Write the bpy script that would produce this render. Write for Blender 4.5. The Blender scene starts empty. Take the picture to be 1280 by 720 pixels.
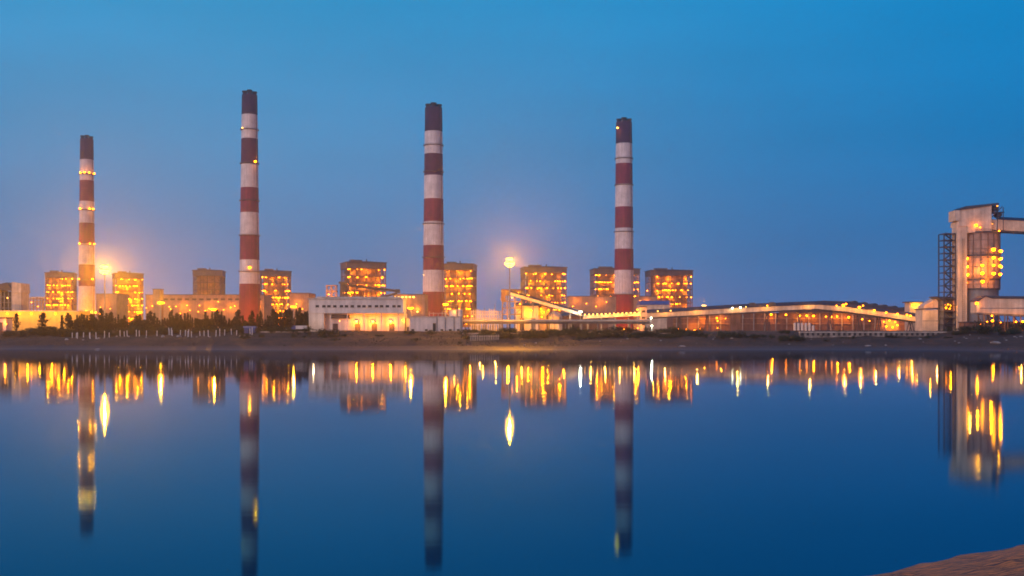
import bpy, bmesh, math, random
from mathutils import Vector, Matrix, noise
R = random.Random(7)
S = bpy.context.scene
COL = S.collection
F = 1244.44      # focal length in photo pixels (35 mm lens, 1280 px wide)
HZ = 412.0       # horizon row in the photo
CAM = 8.3        # eye height above the water
GZ = 7.5         # yard level above the water

def wx(px, d): return (px - 640.0) / F * d
def wz(py, d): return CAM + (HZ - py) / F * d

# ------------------------------------------------------------------ materials
MATS = {}
def mat(name, col, rough=0.75, var=0.18, scale=0.25, streak=0.0, metal=0.0, rnd=0.0, bump=0.0, col2=None, ribs=0.0):
    m = bpy.data.materials.new(name); m.use_nodes = True
    nt = m.node_tree; N = nt.nodes; L = nt.links
    b = N['Principled BSDF']; b.inputs['Roughness'].default_value = rough; b.inputs['Metallic'].default_value = metal
    tc = N.new('ShaderNodeTexCoord')
    n1 = N.new('ShaderNodeTexNoise'); n1.inputs['Scale'].default_value = scale; n1.inputs['Detail'].default_value = 6; n1.inputs['Roughness'].default_value = 0.65
    L.new(tc.outputs['Object'], n1.inputs['Vector'])
    ramp = N.new('ShaderNodeValToRGB')
    c2 = col2 or tuple(c * (1 - 2.2 * var) for c in col)
    ramp.color_ramp.elements[0].position = 0.3; ramp.color_ramp.elements[0].color = (*c2, 1)
    ramp.color_ramp.elements[1].position = 0.68; ramp.color_ramp.elements[1].color = (*[min(1, c * (1 + var * 0.6)) for c in col], 1)
    L.new(n1.outputs['Fac'], ramp.inputs['Fac'])
    out = ramp.outputs['Color']
    if streak > 0:      # rain streaks running down the surface
        mp = N.new('ShaderNodeMapping'); mp.inputs['Scale'].default_value = (0.55, 0.55, 0.03)
        L.new(tc.outputs['Object'], mp.inputs['Vector'])
        n2 = N.new('ShaderNodeTexNoise'); n2.inputs['Scale'].default_value = 1.0; n2.inputs['Detail'].default_value = 5
        L.new(mp.outputs['Vector'], n2.inputs['Vector'])
        r2 = N.new('ShaderNodeMapRange'); r2.inputs[1].default_value = 0.35; r2.inputs[2].default_value = 0.65
        r2.inputs[3].default_value = 1 - streak; r2.inputs[4].default_value = 1.0
        L.new(n2.outputs['Fac'], r2.inputs[0])
        mx = N.new('ShaderNodeMix'); mx.data_type = 'RGBA'; mx.blend_type = 'MULTIPLY'; mx.inputs[0].default_value = 1
        L.new(out, mx.inputs[6]); L.new(r2.outputs[0], mx.inputs[7]); out = mx.outputs[2]
    if rnd > 0:
        oi = N.new('ShaderNodeObjectInfo')
        r3 = N.new('ShaderNodeMapRange'); r3.inputs[3].default_value = 1 - rnd; r3.inputs[4].default_value = 1 + rnd
        L.new(oi.outputs['Random'], r3.inputs[0])
        mx = N.new('ShaderNodeMix'); mx.data_type = 'RGBA'; mx.blend_type = 'MULTIPLY'; mx.inputs[0].default_value = 1
        L.new(out, mx.inputs[6]); L.new(r3.outputs[0], mx.inputs[7]); out = mx.outputs[2]
    L.new(out, b.inputs['Base Color'])
    if ribs > 0:        # corrugated sheeting
        wv = N.new('ShaderNodeTexWave'); wv.wave_type = 'BANDS'; wv.bands_direction = 'X'; wv.inputs['Scale'].default_value = ribs
        L.new(tc.outputs['Object'], wv.inputs['Vector'])
        bp = N.new('ShaderNodeBump'); bp.inputs['Strength'].default_value = 0.6; bp.inputs['Distance'].default_value = 0.15
        L.new(wv.outputs['Fac'], bp.inputs['Height']); L.new(bp.outputs['Normal'], b.inputs['Normal'])
    elif bump > 0:
        bp = N.new('ShaderNodeBump'); bp.inputs['Strength'].default_value = bump; bp.inputs['Distance'].default_value = 0.3
        L.new(n1.outputs['Fac'], bp.inputs['Height']); L.new(bp.outputs['Normal'], b.inputs['Normal'])
    MATS[name] = m
    return m
def emis(name, col, strength):
    m = bpy.data.materials.new(name); m.use_nodes = True
    nt = m.node_tree; nt.nodes.clear()
    e = nt.nodes.new('ShaderNodeEmission'); e.inputs[0].default_value = (*col, 1); e.inputs[1].default_value = strength
    o = nt.nodes.new('ShaderNodeOutputMaterial'); nt.links.new(e.outputs[0], o.inputs[0])
    m.cycles.emission_sampling = 'NONE'      # the lamp lights beside the glasses do the lighting
    MATS[name] = m
    return m

M_WHITE = mat('white_concrete', (0.66, 0.62, 0.63), 0.8, 0.12, 0.12, streak=0.25)
M_RED = mat('red_concrete', (0.21, 0.014, 0.050), 0.75, 0.14, 0.12, streak=0.35)
M_CAP = mat('sooty_dim_cap_concrete', (0.046, 0.007, 0.046), 0.8, 0.25, 0.12, streak=0.4)  # top band: soot plus the dimmer light up there, both put into the colour
M_DIMRED = mat('dim_red_concrete', (0.085, 0.012, 0.045), 0.8, 0.2, 0.12, streak=0.3)  # darker copy of the red paint, haze and dim light on upper bands painted in
M_FLUE = mat('soot_black', (0.022, 0.018, 0.022), 0.7)
M_STEEL = mat('brown_steel', (0.12, 0.085, 0.075), 0.6, 0.25, 0.4)
M_GREYST = mat('grey_steel', (0.22, 0.22, 0.24), 0.55, 0.2, 0.4)
M_DARKST = mat('dark_blue_steel', (0.035, 0.04, 0.065), 0.55, 0.2, 0.4)
M_CLAD = mat('grey_cladding', (0.115, 0.10, 0.115), 0.6, 0.15, 0.2, streak=0.3, ribs=0.6)
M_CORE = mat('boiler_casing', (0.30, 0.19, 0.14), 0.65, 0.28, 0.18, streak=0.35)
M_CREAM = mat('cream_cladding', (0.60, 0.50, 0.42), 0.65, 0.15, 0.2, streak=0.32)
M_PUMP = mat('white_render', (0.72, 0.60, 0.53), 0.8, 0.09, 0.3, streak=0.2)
M_SHADE = mat('dark_opening', (0.02, 0.018, 0.02), 0.6)
M_ROOF = mat('dark_roof_sheet', (0.032, 0.036, 0.07), 0.5, 0.2, 0.3, ribs=1.2)
M_BLUE = mat('blue_sheet', (0.05, 0.08, 0.26), 0.5, 0.15, 0.5)
M_BROWN = mat('brown_cladding', (0.16, 0.085, 0.075), 0.7, 0.25, 0.15, streak=0.4, ribs=0.7)
M_SILO = mat('silo_concrete', (0.36, 0.27, 0.25), 0.8, 0.16, 0.25, streak=0.35)
M_SILOST = mat('blue_grey_steel', (0.14, 0.16, 0.21), 0.5, 0.15, 0.25, streak=0.3)
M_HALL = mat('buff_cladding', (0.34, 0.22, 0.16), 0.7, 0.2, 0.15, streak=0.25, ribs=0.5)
M_PIPE = mat('pipe_lagging', (0.46, 0.40, 0.33), 0.5, 0.15, 0.3)
M_LEAF = mat('needle_foliage', (0.018, 0.022, 0.010), 0.7, 0.3, 0.6, rnd=0.35)
M_BUSH = mat('bush_foliage', (0.042, 0.052, 0.018), 0.7, 0.3, 0.8, rnd=0.3)
M_BARK = mat('bark', (0.07, 0.05, 0.04), 0.9, 0.25, 1.5)
M_POST = mat('whitewash', (0.66, 0.62, 0.60), 0.85, 0.15, 0.8)
M_ROCK = mat('pale_rock', (0.34, 0.30, 0.28), 0.85, 0.2, 0.7, bump=0.4)
M_WALL = mat('bank_wall_concrete', (0.36, 0.29, 0.25), 0.85, 0.2, 0.35, streak=0.4)
M_GRASS = mat('dry_grass', (0.075, 0.065, 0.03), 0.8, 0.3, 0.3)
SODIUM = (1.0, 0.26, 0.0)
E_SOD = emis('sodium_glow', (1.0, 0.21, 0.001), 26)
E_SODS = emis('sodium_glow_soft', (1.0, 0.25, 0.002), 7)
E_WARM = emis('warm_glow', (1.0, 0.42, 0.05), 12)
E_PALE = emis('pale_glow', (0.9, 1.0, 0.62), 20)
E_FLOOD = emis('floodlight_glow', (1.0, 0.30, 0.010), 60)

# ------------------------------------------------------------------ mesh helpers
class MB:
    def __init__(s): s.v = []; s.f = []; s.mi = []
    def add(s, vs, fs, mi=0):
        k = len(s.v); s.v += [tuple(v) for v in vs]
        for f in fs: s.f.append(tuple(i + k for i in f)); s.mi.append(mi)
        return s
    def box(s, x0, x1, y0, y1, z0, z1, mi=0):
        vs = [(x0,y0,z0),(x1,y0,z0),(x1,y1,z0),(x0,y1,z0),(x0,y0,z1),(x1,y0,z1),(x1,y1,z1),(x0,y1,z1)]
        return s.add(vs, [(3,2,1,0),(4,5,6,7),(0,1,5,4),(1,2,6,5),(2,3,7,6),(3,0,4,7)], mi)
    def bar(s, p, q, w, h=None):
        p = Vector(p); q = Vector(q); h = h or w; d = (q - p).normalized()
        up = Vector((0,0,1)) if abs(d.z) < 0.95 else Vector((0,1,0))
        a = d.cross(up).normalized() * (w / 2); b = a.cross(d).normalized() * (h / 2)
        vs = [p-a-b, p+a-b, p+a+b, p-a+b, q-a-b, q+a-b, q+a+b, q-a+b]
        return s.add(vs, [(0,1,2,3),(7,6,5,4),(4,5,1,0),(5,6,2,1),(6,7,3,2),(7,4,0,3)])
    def lathe(s, cx, cy, prof, n=24, cap=True, mis=None):
        k0 = len(s.v); vs = []
        for r, z in prof:
            for i in range(n):
                a = 2 * math.pi * i / n; vs.append((cx + r * math.cos(a), cy + r * math.sin(a), z))
        s.v += vs
        for j in range(len(prof) - 1):
            for i in range(n):
                a = k0 + j * n + i; b = k0 + j * n + (i + 1) % n
                s.f.append((a, b, b + n, a + n)); s.mi.append(mis[j] if mis else 0)
        if cap:
            s.f.append(tuple(k0 + i for i in range(n - 1, -1, -1))); s.mi.append(0)
            s.f.append(tuple(k0 + (len(prof) - 1) * n + i for i in range(n))); s.mi.append(mis[-1] if mis else 0)
        return s
    def tube(s, p, q, r, n=8, r2=None):
        p = Vector(p); q = Vector(q); d = (q - p).normalized(); r2 = r if r2 is None else r2
        up = Vector((0,0,1)) if abs(d.z) < 0.95 else Vector((0,1,0))
        a = d.cross(up).normalized(); b = d.cross(a).normalized(); vs = []
        for c, rr in ((p, r), (q, r2)):
            for i in range(n):
                t = 2 * math.pi * i / n; vs.append(c + a * rr * math.cos(t) + b * rr * math.sin(t))
        fs = [(i, (i+1) % n, n + (i+1) % n, n + i) for i in range(n)] + [tuple(range(n-1,-1,-1)), tuple(range(n, 2*n))]
        return s.add(vs, fs)
    def prism(s, pts, y0, y1, mi=0):      # outline in x,z pushed from y0 to y1
        n = len(pts)
        vs = [(x, y0, z) for x, z in pts] + [(x, y1, z) for x, z in pts]
        fs = [tuple(range(n)), tuple(range(2*n-1, n-1, -1))] + [((i+1) % n, i, n + i, n + (i+1) % n) for i in range(n)]
        return s.add(vs, fs, mi)
    def prismx(s, pts, x0, x1):           # outline in y,z pushed from x0 to x1
        n = len(pts)
        vs = [(x0, y, z) for y, z in pts] + [(x1, y, z) for y, z in pts]
        fs = [tuple(range(n-1,-1,-1)), tuple(range(n, 2*n))] + [(i, (i+1) % n, n + (i+1) % n, n + i) for i in range(n)]
        return s.add(vs, fs)
    def build(s, name, m, parent=None, loc=(0,0,0), smooth=False):
        me = bpy.data.meshes.new(name); me.from_pydata(s.v, [], s.f)
        ms = m if isinstance(m, (list, tuple)) else [m]
        for x in ms: me.materials.append(x)
        if len(ms) > 1: me.polygons.foreach_set('material_index', s.mi)
        if smooth: me.polygons.foreach_set('use_smooth', [True] * len(me.polygons))
        me.update()
        o = bpy.data.objects.new(name, me); COL.objects.link(o); o.location = loc
        if parent: o.parent = parent
        return o

def tag(o, label, cat, group=None):
    o['label'] = label; o['category'] = cat
    if group: o['group'] = group
    return o
def thing(name, label, cat, loc, rotz=0.0, group=None):
    o = bpy.data.objects.new(name, None); COL.objects.link(o); o.empty_display_size = 0.5
    o.location = loc; o.rotation_euler = (0, 0, rotz)
    return tag(o, label, cat, group)
def kind(o, k): o['kind'] = k; return o
def dup(root, loc, rotz=0.0, sc=None, label=None):
    r = root.copy(); COL.objects.link(r); r.location = loc; r.rotation_euler = (0, 0, rotz)
    if sc: r.scale = sc
    if label: r['label'] = label
    for ch in list(root.children):
        c = ch.copy(); COL.objects.link(c); c.parent = r
        for g in list(ch.children):
            q = g.copy(); COL.objects.link(q); q.parent = c
    return r

# bulkhead lamp: domed glass under a small cap; its mesh is shared by every fitting of a size
LAMPME = {}
def lamp(parent, loc, r=0.6, m=None):
    m = m or E_SOD
    key = (round(r, 2), m.name)
    if key not in LAMPME:
        b = MB()
        b.lathe(0, 0, [(0.30*r, -0.95*r), (0.85*r, -0.55*r), (r, 0.05*r), (0.8*r, 0.55*r)], 8, True, [0, 0, 0])
        k = len(b.f)
        b.lathe(0, 0, [(0.86*r, 0.56*r), (0.9*r, 0.75*r), (0.3*r, 1.0*r)], 8)
        for i in range(k, len(b.f)): b.mi[i] = 1
        o = b.build('lamp', [m, M_GREYST]); LAMPME[key] = o.data; bpy.data.objects.remove(o)
    o = bpy.data.objects.new('lamp', LAMPME[key]); COL.objects.link(o); o.location = loc; o.parent = parent
    return o
def glow(parent, loc, watts, col=SODIUM, rad=0.25, spot=None):
    l = bpy.data.lights.new('lamp_light', 'POINT'); l.energy = watts; l.color = col; l.shadow_soft_size = rad
    o = bpy.data.objects.new('lamp_light', l); COL.objects.link(o); o.location = loc; o.parent = parent
    return o

# ------------------------------------------------------------------ camera, sky, sun, air
cd = bpy.data.cameras.new('camera'); cam = bpy.data.objects.new('camera', cd); COL.objects.link(cam)
cam.location = (0, 0, CAM); cam.rotation_euler = (math.pi / 2, 0, 0)
cd.lens = 35; cd.sensor_width = 36; cd.shift_y = (HZ - 360) / 1280; cd.clip_start = 0.5; cd.clip_end = 40000
S.camera = cam
S.render.resolution_x, S.render.resolution_y = 1024, 576

w = bpy.data.worlds.new('World'); S.world = w; w.use_nodes = True
nt = w.node_tree; N = nt.nodes; L = nt.links
bg = N['Background']
SUN_AZ = math.radians(205); SUN_EL = math.radians(4)      # afterglow low behind the camera, a little to its left
sky = N.new('ShaderNodeTexSky'); sky.sky_type = 'NISHITA'; sky.sun_disc = False
sky.sun_elevation = math.radians(-3.0); sky.sun_rotation = SUN_AZ; sky.ozone_density = 3.0
tc = N.new('ShaderNodeTexCoord'); sx = N.new('ShaderNodeSeparateXYZ'); L.new(tc.outputs['Generated'], sx.inputs[0])
def lin(c, k=1.0): return tuple(k * ((v/255)/12.92 if v/255 <= 0.04045 else ((v/255+0.055)/1.055)**2.4) for v in c)
def ramp(stops):
    r = N.new('ShaderNodeValToRGB'); e = r.color_ramp.elements
    while len(e) < len(stops): e.new(0.5)
    for i, (p, c) in enumerate(stops): e[i].position = p; e[i].color = (*lin(c, 1.04 + 0.30 * max(0, 1 - p / 0.42)), 1)
    mr = N.new('ShaderNodeMapRange'); mr.inputs[1].default_value = -0.02; mr.inputs[2].default_value = 0.48
    L.new(sx.outputs['Z'], mr.inputs[0]); L.new(mr.outputs[0], r.inputs['Fac'])
    return r
def zp(y): # ramp position of a photo row (mid frame)
    t = (HZ - y) / F; z = t / math.sqrt(1 + t*t); return (z + 0.02) / 0.5
SKYL = ramp([(0, (90,112,162)), (zp(395), (82,118,168)), (zp(310), (66,126,178)), (zp(190), (70,142,192)), (zp(0), (44,150,204)), (1, (30,120,185))])
SKYR = ramp([(0, (80,98,156)), (zp(395), (68,102,162)), (zp(330), (46,108,168)), (zp(190), (10,121,185)), (zp(0), (0,134,198)), (1, (4,96,165))])
mrx = N.new('ShaderNodeMapRange'); mrx.inputs[1].default_value = -0.25; mrx.inputs[2].default_value = 0.42
L.new(sx.outputs['X'], mrx.inputs[0])
mixlr = N.new('ShaderNodeMix'); mixlr.data_type = 'RGBA'
L.new(mrx.outputs[0], mixlr.inputs[0]); L.new(SKYL.outputs[0], mixlr.inputs[6]); L.new(SKYR.outputs[0], mixlr.inputs[7])
# warm western half of the dome behind the camera
mry = N.new('ShaderNodeMapRange'); mry.inputs[1].default_value = 0.25; mry.inputs[2].default_value = -0.7
L.new(sx.outputs['Y'], mry.inputs[0])
west = ramp([(0, (250,180,150)), (0.25, (240,180,165)), (0.6, (160,165,190)), (1, (70,120,180))])
mixw = N.new('ShaderNodeMix'); mixw.data_type = 'RGBA'
L.new(mry.outputs[0], mixw.inputs[0]); L.new(mixlr.outputs[2], mixw.inputs[6]); L.new(west.outputs[0], mixw.inputs[7])
# faint uneven haze layers in the sky
mps = N.new('ShaderNodeMapping'); mps.inputs['Scale'].default_value = (2.0, 2.0, 9.0); L.new(tc.outputs['Generated'], mps.inputs['Vector'])
nsk = N.new('ShaderNodeTexNoise'); nsk.inputs['Scale'].default_value = 1.6; nsk.inputs['Detail'].default_value = 5; L.new(mps.outputs[0], nsk.inputs['Vector'])
rsk = N.new('ShaderNodeMapRange'); rsk.inputs[1].default_value = .3; rsk.inputs[2].default_value = .7; rsk.inputs[3].default_value = .95; rsk.inputs[4].default_value = 1.06; L.new(nsk.outputs['Fac'], rsk.inputs[0])
msk = N.new('ShaderNodeMix'); msk.data_type = 'RGBA'; msk.blend_type = 'MULTIPLY'; msk.inputs[0].default_value = 1; L.new(mixw.outputs[2], msk.inputs[6]); L.new(rsk.outputs[0], msk.inputs[7])
# the physical dusk sky on top
nsc = N.new('ShaderNodeMix'); nsc.data_type = 'RGBA'; nsc.blend_type = 'ADD'; nsc.inputs[0].default_value = 0.06
L.new(msk.outputs[2], nsc.inputs[6]); L.new(sky.outputs[0], nsc.inputs[7])
L.new(nsc.outputs[2], bg.inputs[0]); bg.inputs[1].default_value = 1.0

sl = bpy.data.lights.new('sun', 'SUN'); sl.energy = 1.4; sl.angle = math.radians(25); sl.color = (1.0, 0.80, 0.82)
so = bpy.data.objects.new('sun', sl); COL.objects.link(so)
sd = Vector((-0.80, -0.80, 0.48)).normalized()      # towards the afterglow
so.rotation_euler = (-sd).to_track_quat('-Z', 'Y').to_euler(); so.location = (-60, -150, 60)

hz = MB().box(-3600, 3600, -120, 3600, -5, 320)
mh = bpy.data.materials.new('haze'); mh.use_nodes = True; mh.node_tree.nodes.clear()
pv = mh.node_tree.nodes.new('ShaderNodeVolumePrincipled'); pv.inputs['Color'].default_value = (0.86, 0.84, 0.86, 1)
pv.inputs['Density'].default_value = 0.00014; pv.inputs['Anisotropy'].default_value = 0.78
ho = mh.node_tree.nodes.new('ShaderNodeOutputMaterial'); mh.node_tree.links.new(pv.outputs[0], ho.inputs['Volume'])
kind(hz.build('haze', mh), 'stuff')

# ------------------------------------------------------------------ ground and water
def fb(x, y, s, o=4): return noise.fractal(Vector((x * s, y * s, 3.7)), 1.0, 2.0, o)
def sm(a, b, t):
    t = max(0, min(1, (t - a) / (b - a))); return t * t * (3 - 2 * t)
def shore_y(x):
    px = 640 + F * x / 415.0
    v = 404 + 7 * fb(x, 0, 0.012) + 3.0 * fb(x, 50, 0.06)
    v += 16 * (1 - sm(0, 330, px))                      # bank a little farther off on the left
    v -= 52 * sm(1185, 1250, px + 6 * fb(x, 9, 0.05))   # the grey mud spit on the right
    return v
def near_s(x, y):
    s = (x - 12.1) * 0.52 - (y - 33.5) * 0.854
    return s + 0.35 * fb(x, y, 0.35) + 0.010 * max(0, x - 16) ** 2 + 0.10
def gz(x, y):
    t = y - shore_y(x); n = fb(x, y, 0.05)
    if y < 120:
        s = near_s(x, y)
        z = -3.0 if s < -12 else (s * 0.16 if s < 0 else min(6.4, s * 0.25))
        if s > -12: z = max(-3.0, z) + (0.16 * fb(x * 0.5 + y * 0.3, y * 1.4, 0.9) + 0.05 * fb(x, y, 3.0)) * sm(0, 1.2, s)
        return z
    if t < 0: return max(-3.0, t * 0.07 - 0.02)
    spit = sm(1185, 1250, 640 + F * x / 415.0) * 42
    z = 1.25 * sm(0, 24 + spit, t) + 0.20 * n * sm(0, 6, t) + 3.3 * sm(22 + spit, 42 + spit, t) + 2.9 * sm(40 + spit, 62 + spit, t)
    return z + 0.65 * fb(x, y, 0.09) * sm(15, 30, t) * (1 - sm(75, 100, t)) + (GZ - 7.45) * sm(60, 80, t)
xs = sorted(set([-3500, -2600, -1800, -1200, -900, -700, -560] + [-480 + 4.0 * i for i in range(241)] + [560, 700, 900, 1200, 1800, 2600, 3500] + [4 + 0.5 * i for i in range(60)]))
ys = sorted(set([-110 + 12 * i for i in range(11)] + [24 + 0.5 * i for i in range(40)] + [44 + 6 * i for i in range(12)] + [120 + 20 * i for i in range(10)] + [316 + 2.5 * i for i in range(88)] + [540, 570, 620, 700, 800, 950, 1200, 1600, 2200, 2800, 3500]))
gb = MB()
gb.v = [(x, y, gz(x, y)) for y in ys for x in xs]
nx = len(xs)
gb.f = [(j*nx+i, j*nx+i+1, (j+1)*nx+i+1, (j+1)*nx+i) for j in range(len(ys)-1) for i in range(nx-1)]; gb.mi = [0]*len(gb.f)
mg = bpy.data.materials.new('earth'); mg.use_nodes = True
nt = mg.node_tree; N = nt.nodes; L = nt.links; b = N['Principled BSDF']
tc = N.new('ShaderNodeTexCoord'); geo = N.new('ShaderNodeNewGeometry'); sp = N.new('ShaderNodeSeparateXYZ'); L.new(geo.outputs['Position'], sp.inputs[0])
n1 = N.new('ShaderNodeTexNoise'); n1.inputs['Scale'].default_value = 0.12; n1.inputs['Detail'].default_value = 9; n1.inputs['Roughness'].default_value = 0.7
L.new(tc.outputs['Object'], n1.inputs['Vector'])
cr = N.new('ShaderNodeValToRGB'); e = cr.color_ramp.elements
e[0].position = 0.30; e[0].color = (0.022, 0.016, 0.013, 1); e[1].position = 0.72; e[1].color = (0.13, 0.060, 0.034, 1)
x_ = e.new(0.5); x_.color = (0.062, 0.034, 0.023, 1)
L.new(n1.outputs['Fac'], cr.inputs['Fac'])
# wet mud close to the water line, dry earth above it
ad = N.new('ShaderNodeMath'); ad.operation = 'MULTIPLY_ADD'; ad.inputs[1].default_value = 1.4; L.new(n1.outputs['Fac'], ad.inputs[0]); L.new(sp.outputs['Z'], ad.inputs[2])
wet = N.new('ShaderNodeMapRange'); wet.inputs[1].default_value = 0.75; wet.inputs[2].default_value = 2.3; L.new(ad.outputs[0], wet.inputs[0])
mud = N.new('ShaderNodeMix'); mud.data_type = 'RGBA'; mud.inputs[6].default_value = (0.060, 0.045, 0.047, 1)
L.new(wet.outputs[0], mud.inputs[0]); L.new(cr.outputs[0], mud.inputs[7])
# rippled reddish near-shore sand, orange light and purple shade painted into its colour
mp = N.new('ShaderNodeMapping'); mp.inputs['Rotation'].default_value = (0, 0, math.radians(28)); mp.inputs['Scale'].default_value = (0.8, 5.0, 1)
L.new(tc.outputs['Object'], mp.inputs['Vector'])
n2 = N.new('ShaderNodeTexNoise'); n2.inputs['Scale'].default_value = 1.7; n2.inputs['Detail'].default_value = 8; n2.inputs['Roughness'].default_value = 0.75
L.new(mp.outputs[0], n2.inputs['Vector'])
cs = N.new('ShaderNodeValToRGB'); e = cs.color_ramp.elements
e[0].position = 0.40; e[0].color = (0.05, 0.03, 0.04, 1); e[1].position = 0.57; e[1].color = (0.95, 0.28, 0.08, 1); L.new(n2.outputs['Fac'], cs.inputs['Fac'])
ny = N.new('ShaderNodeMapRange'); ny.inputs[1].default_value = 100; ny.inputs[2].default_value = 140; L.new(sp.outputs['Y'], ny.inputs[0])
mm = N.new('ShaderNodeMix'); mm.data_type = 'RGBA'; L.new(ny.outputs[0], mm.inputs[0]); L.new(cs.outputs[0], mm.inputs[6]); L.new(mud.outputs[2], mm.inputs[7])
L.new(mm.outputs[2], b.inputs['Base Color'])
rr = N.new('ShaderNodeMapRange'); rr.inputs[3].default_value = 0.62; rr.inputs[4].default_value = 0.9; L.new(wet.outputs[0], rr.inputs[0])
rr.inputs[1].default_value = 0; rr.inputs[2].default_value = 1
L.new(rr.outputs[0], b.inputs['Roughness'])
bp = N.new('ShaderNodeBump'); bp.inputs['Strength'].default_value = 0.8; bp.inputs['Distance'].default_value = 0.3
L.new(n2.outputs['Fac'], bp.inputs['Height']); L.new(bp.outputs[0], b.inputs['Normal'])
kind(gb.build('ground', mg, smooth=True), 'structure')

mw = bpy.data.materials.new('lake_water'); mw.use_nodes = True
nt = mw.node_tree; N = nt.nodes; L = nt.links; N.clear()
outn = N.new('ShaderNodeOutputMaterial'); mxs = N.new('ShaderNodeMixShader')
gl = N.new('ShaderNodeBsdfGlossy'); gl.distribution = 'BECKMANN'; gl.inputs['Roughness'].default_value = 0.072; gl.inputs['Color'].default_value = (0.66, 0.86, 1.0, 1)
df = N.new('ShaderNodeBsdfDiffuse'); df.inputs['Color'].default_value = (0.0, 0.036, 0.085, 1)
fr = N.new('ShaderNodeFresnel'); fr.inputs['IOR'].default_value = 1.34
tc = N.new('ShaderNodeTexCoord')
nA = N.new('ShaderNodeTexNoise'); nA.inputs['Scale'].default_value = 0.9; nA.inputs['Detail'].default_value = 4
nB = N.new('ShaderNodeTexNoise'); nB.inputs['Scale'].default_value = 0.05; nB.inputs['Detail'].default_value = 3
mpa = N.new('ShaderNodeMapping'); mpa.inputs['Scale'].default_value = (0.35, 1.1, 1); L.new(tc.outputs['Object'], mpa.inputs['Vector']); L.new(mpa.outputs[0], nA.inputs['Vector']); L.new(tc.outputs['Object'], nB.inputs['Vector'])
b1 = N.new('ShaderNodeBump'); b1.inputs['Strength'].default_value = 1; b1.inputs['Distance'].default_value = 0.0012; L.new(nA.outputs['Fac'], b1.inputs['Height'])
b2 = N.new('ShaderNodeBump'); b2.inputs['Strength'].default_value = 1; b2.inputs['Distance'].default_value = 0.008; L.new(nB.outputs['Fac'], b2.inputs['Height']); L.new(b1.outputs[0], b2.inputs['Normal'])
mpw = N.new('ShaderNodeMapping'); mpw.inputs['Scale'].default_value = (0.006, 0.03, 1); L.new(tc.outputs['Object'], mpw.inputs['Vector'])
nW = N.new('ShaderNodeTexNoise'); nW.inputs['Scale'].default_value = 1.0; nW.inputs['Detail'].default_value = 5; L.new(mpw.outputs[0], nW.inputs['Vector'])
rw = N.new('ShaderNodeMapRange'); rw.inputs[1].default_value = .35; rw.inputs[2].default_value = .65; rw.inputs[3].default_value = .050; rw.inputs[4].default_value = .076
L.new(nW.outputs['Fac'], rw.inputs[0]); L.new(rw.outputs[0], gl.inputs['Roughness'])
L.new(b2.outputs[0], gl.inputs['Normal'])
tr_ = N.new('ShaderNodeMapRange'); tr_.inputs[1].default_value = 0.25; tr_.inputs[2].default_value = 0.75
tm = N.new('ShaderNodeMix'); tm.data_type = 'RGBA'; tm.inputs[6].default_value = (0.14, 0.72, 0.95, 1); tm.inputs[7].default_value = (0.80, 0.88, 0.95, 1)
L.new(fr.outputs[0], tr_.inputs[0]); L.new(tr_.outputs[0], tm.inputs[0]); L.new(tm.outputs[2], gl.inputs['Color'])
L.new(fr.outputs[0], mxs.inputs[0]); L.new(df.outputs[0], mxs.inputs[1]); L.new(gl.outputs[0], mxs.inputs[2]); L.new(mxs.outputs[0], outn.inputs[0])
wb = MB().add([(-2500, -100, 0), (2500, -100, 0), (2500, 440, 0), (-2500, 440, 0)], [(0,1,2,3)])
kind(wb.build('water', mw), 'structure')

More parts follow.
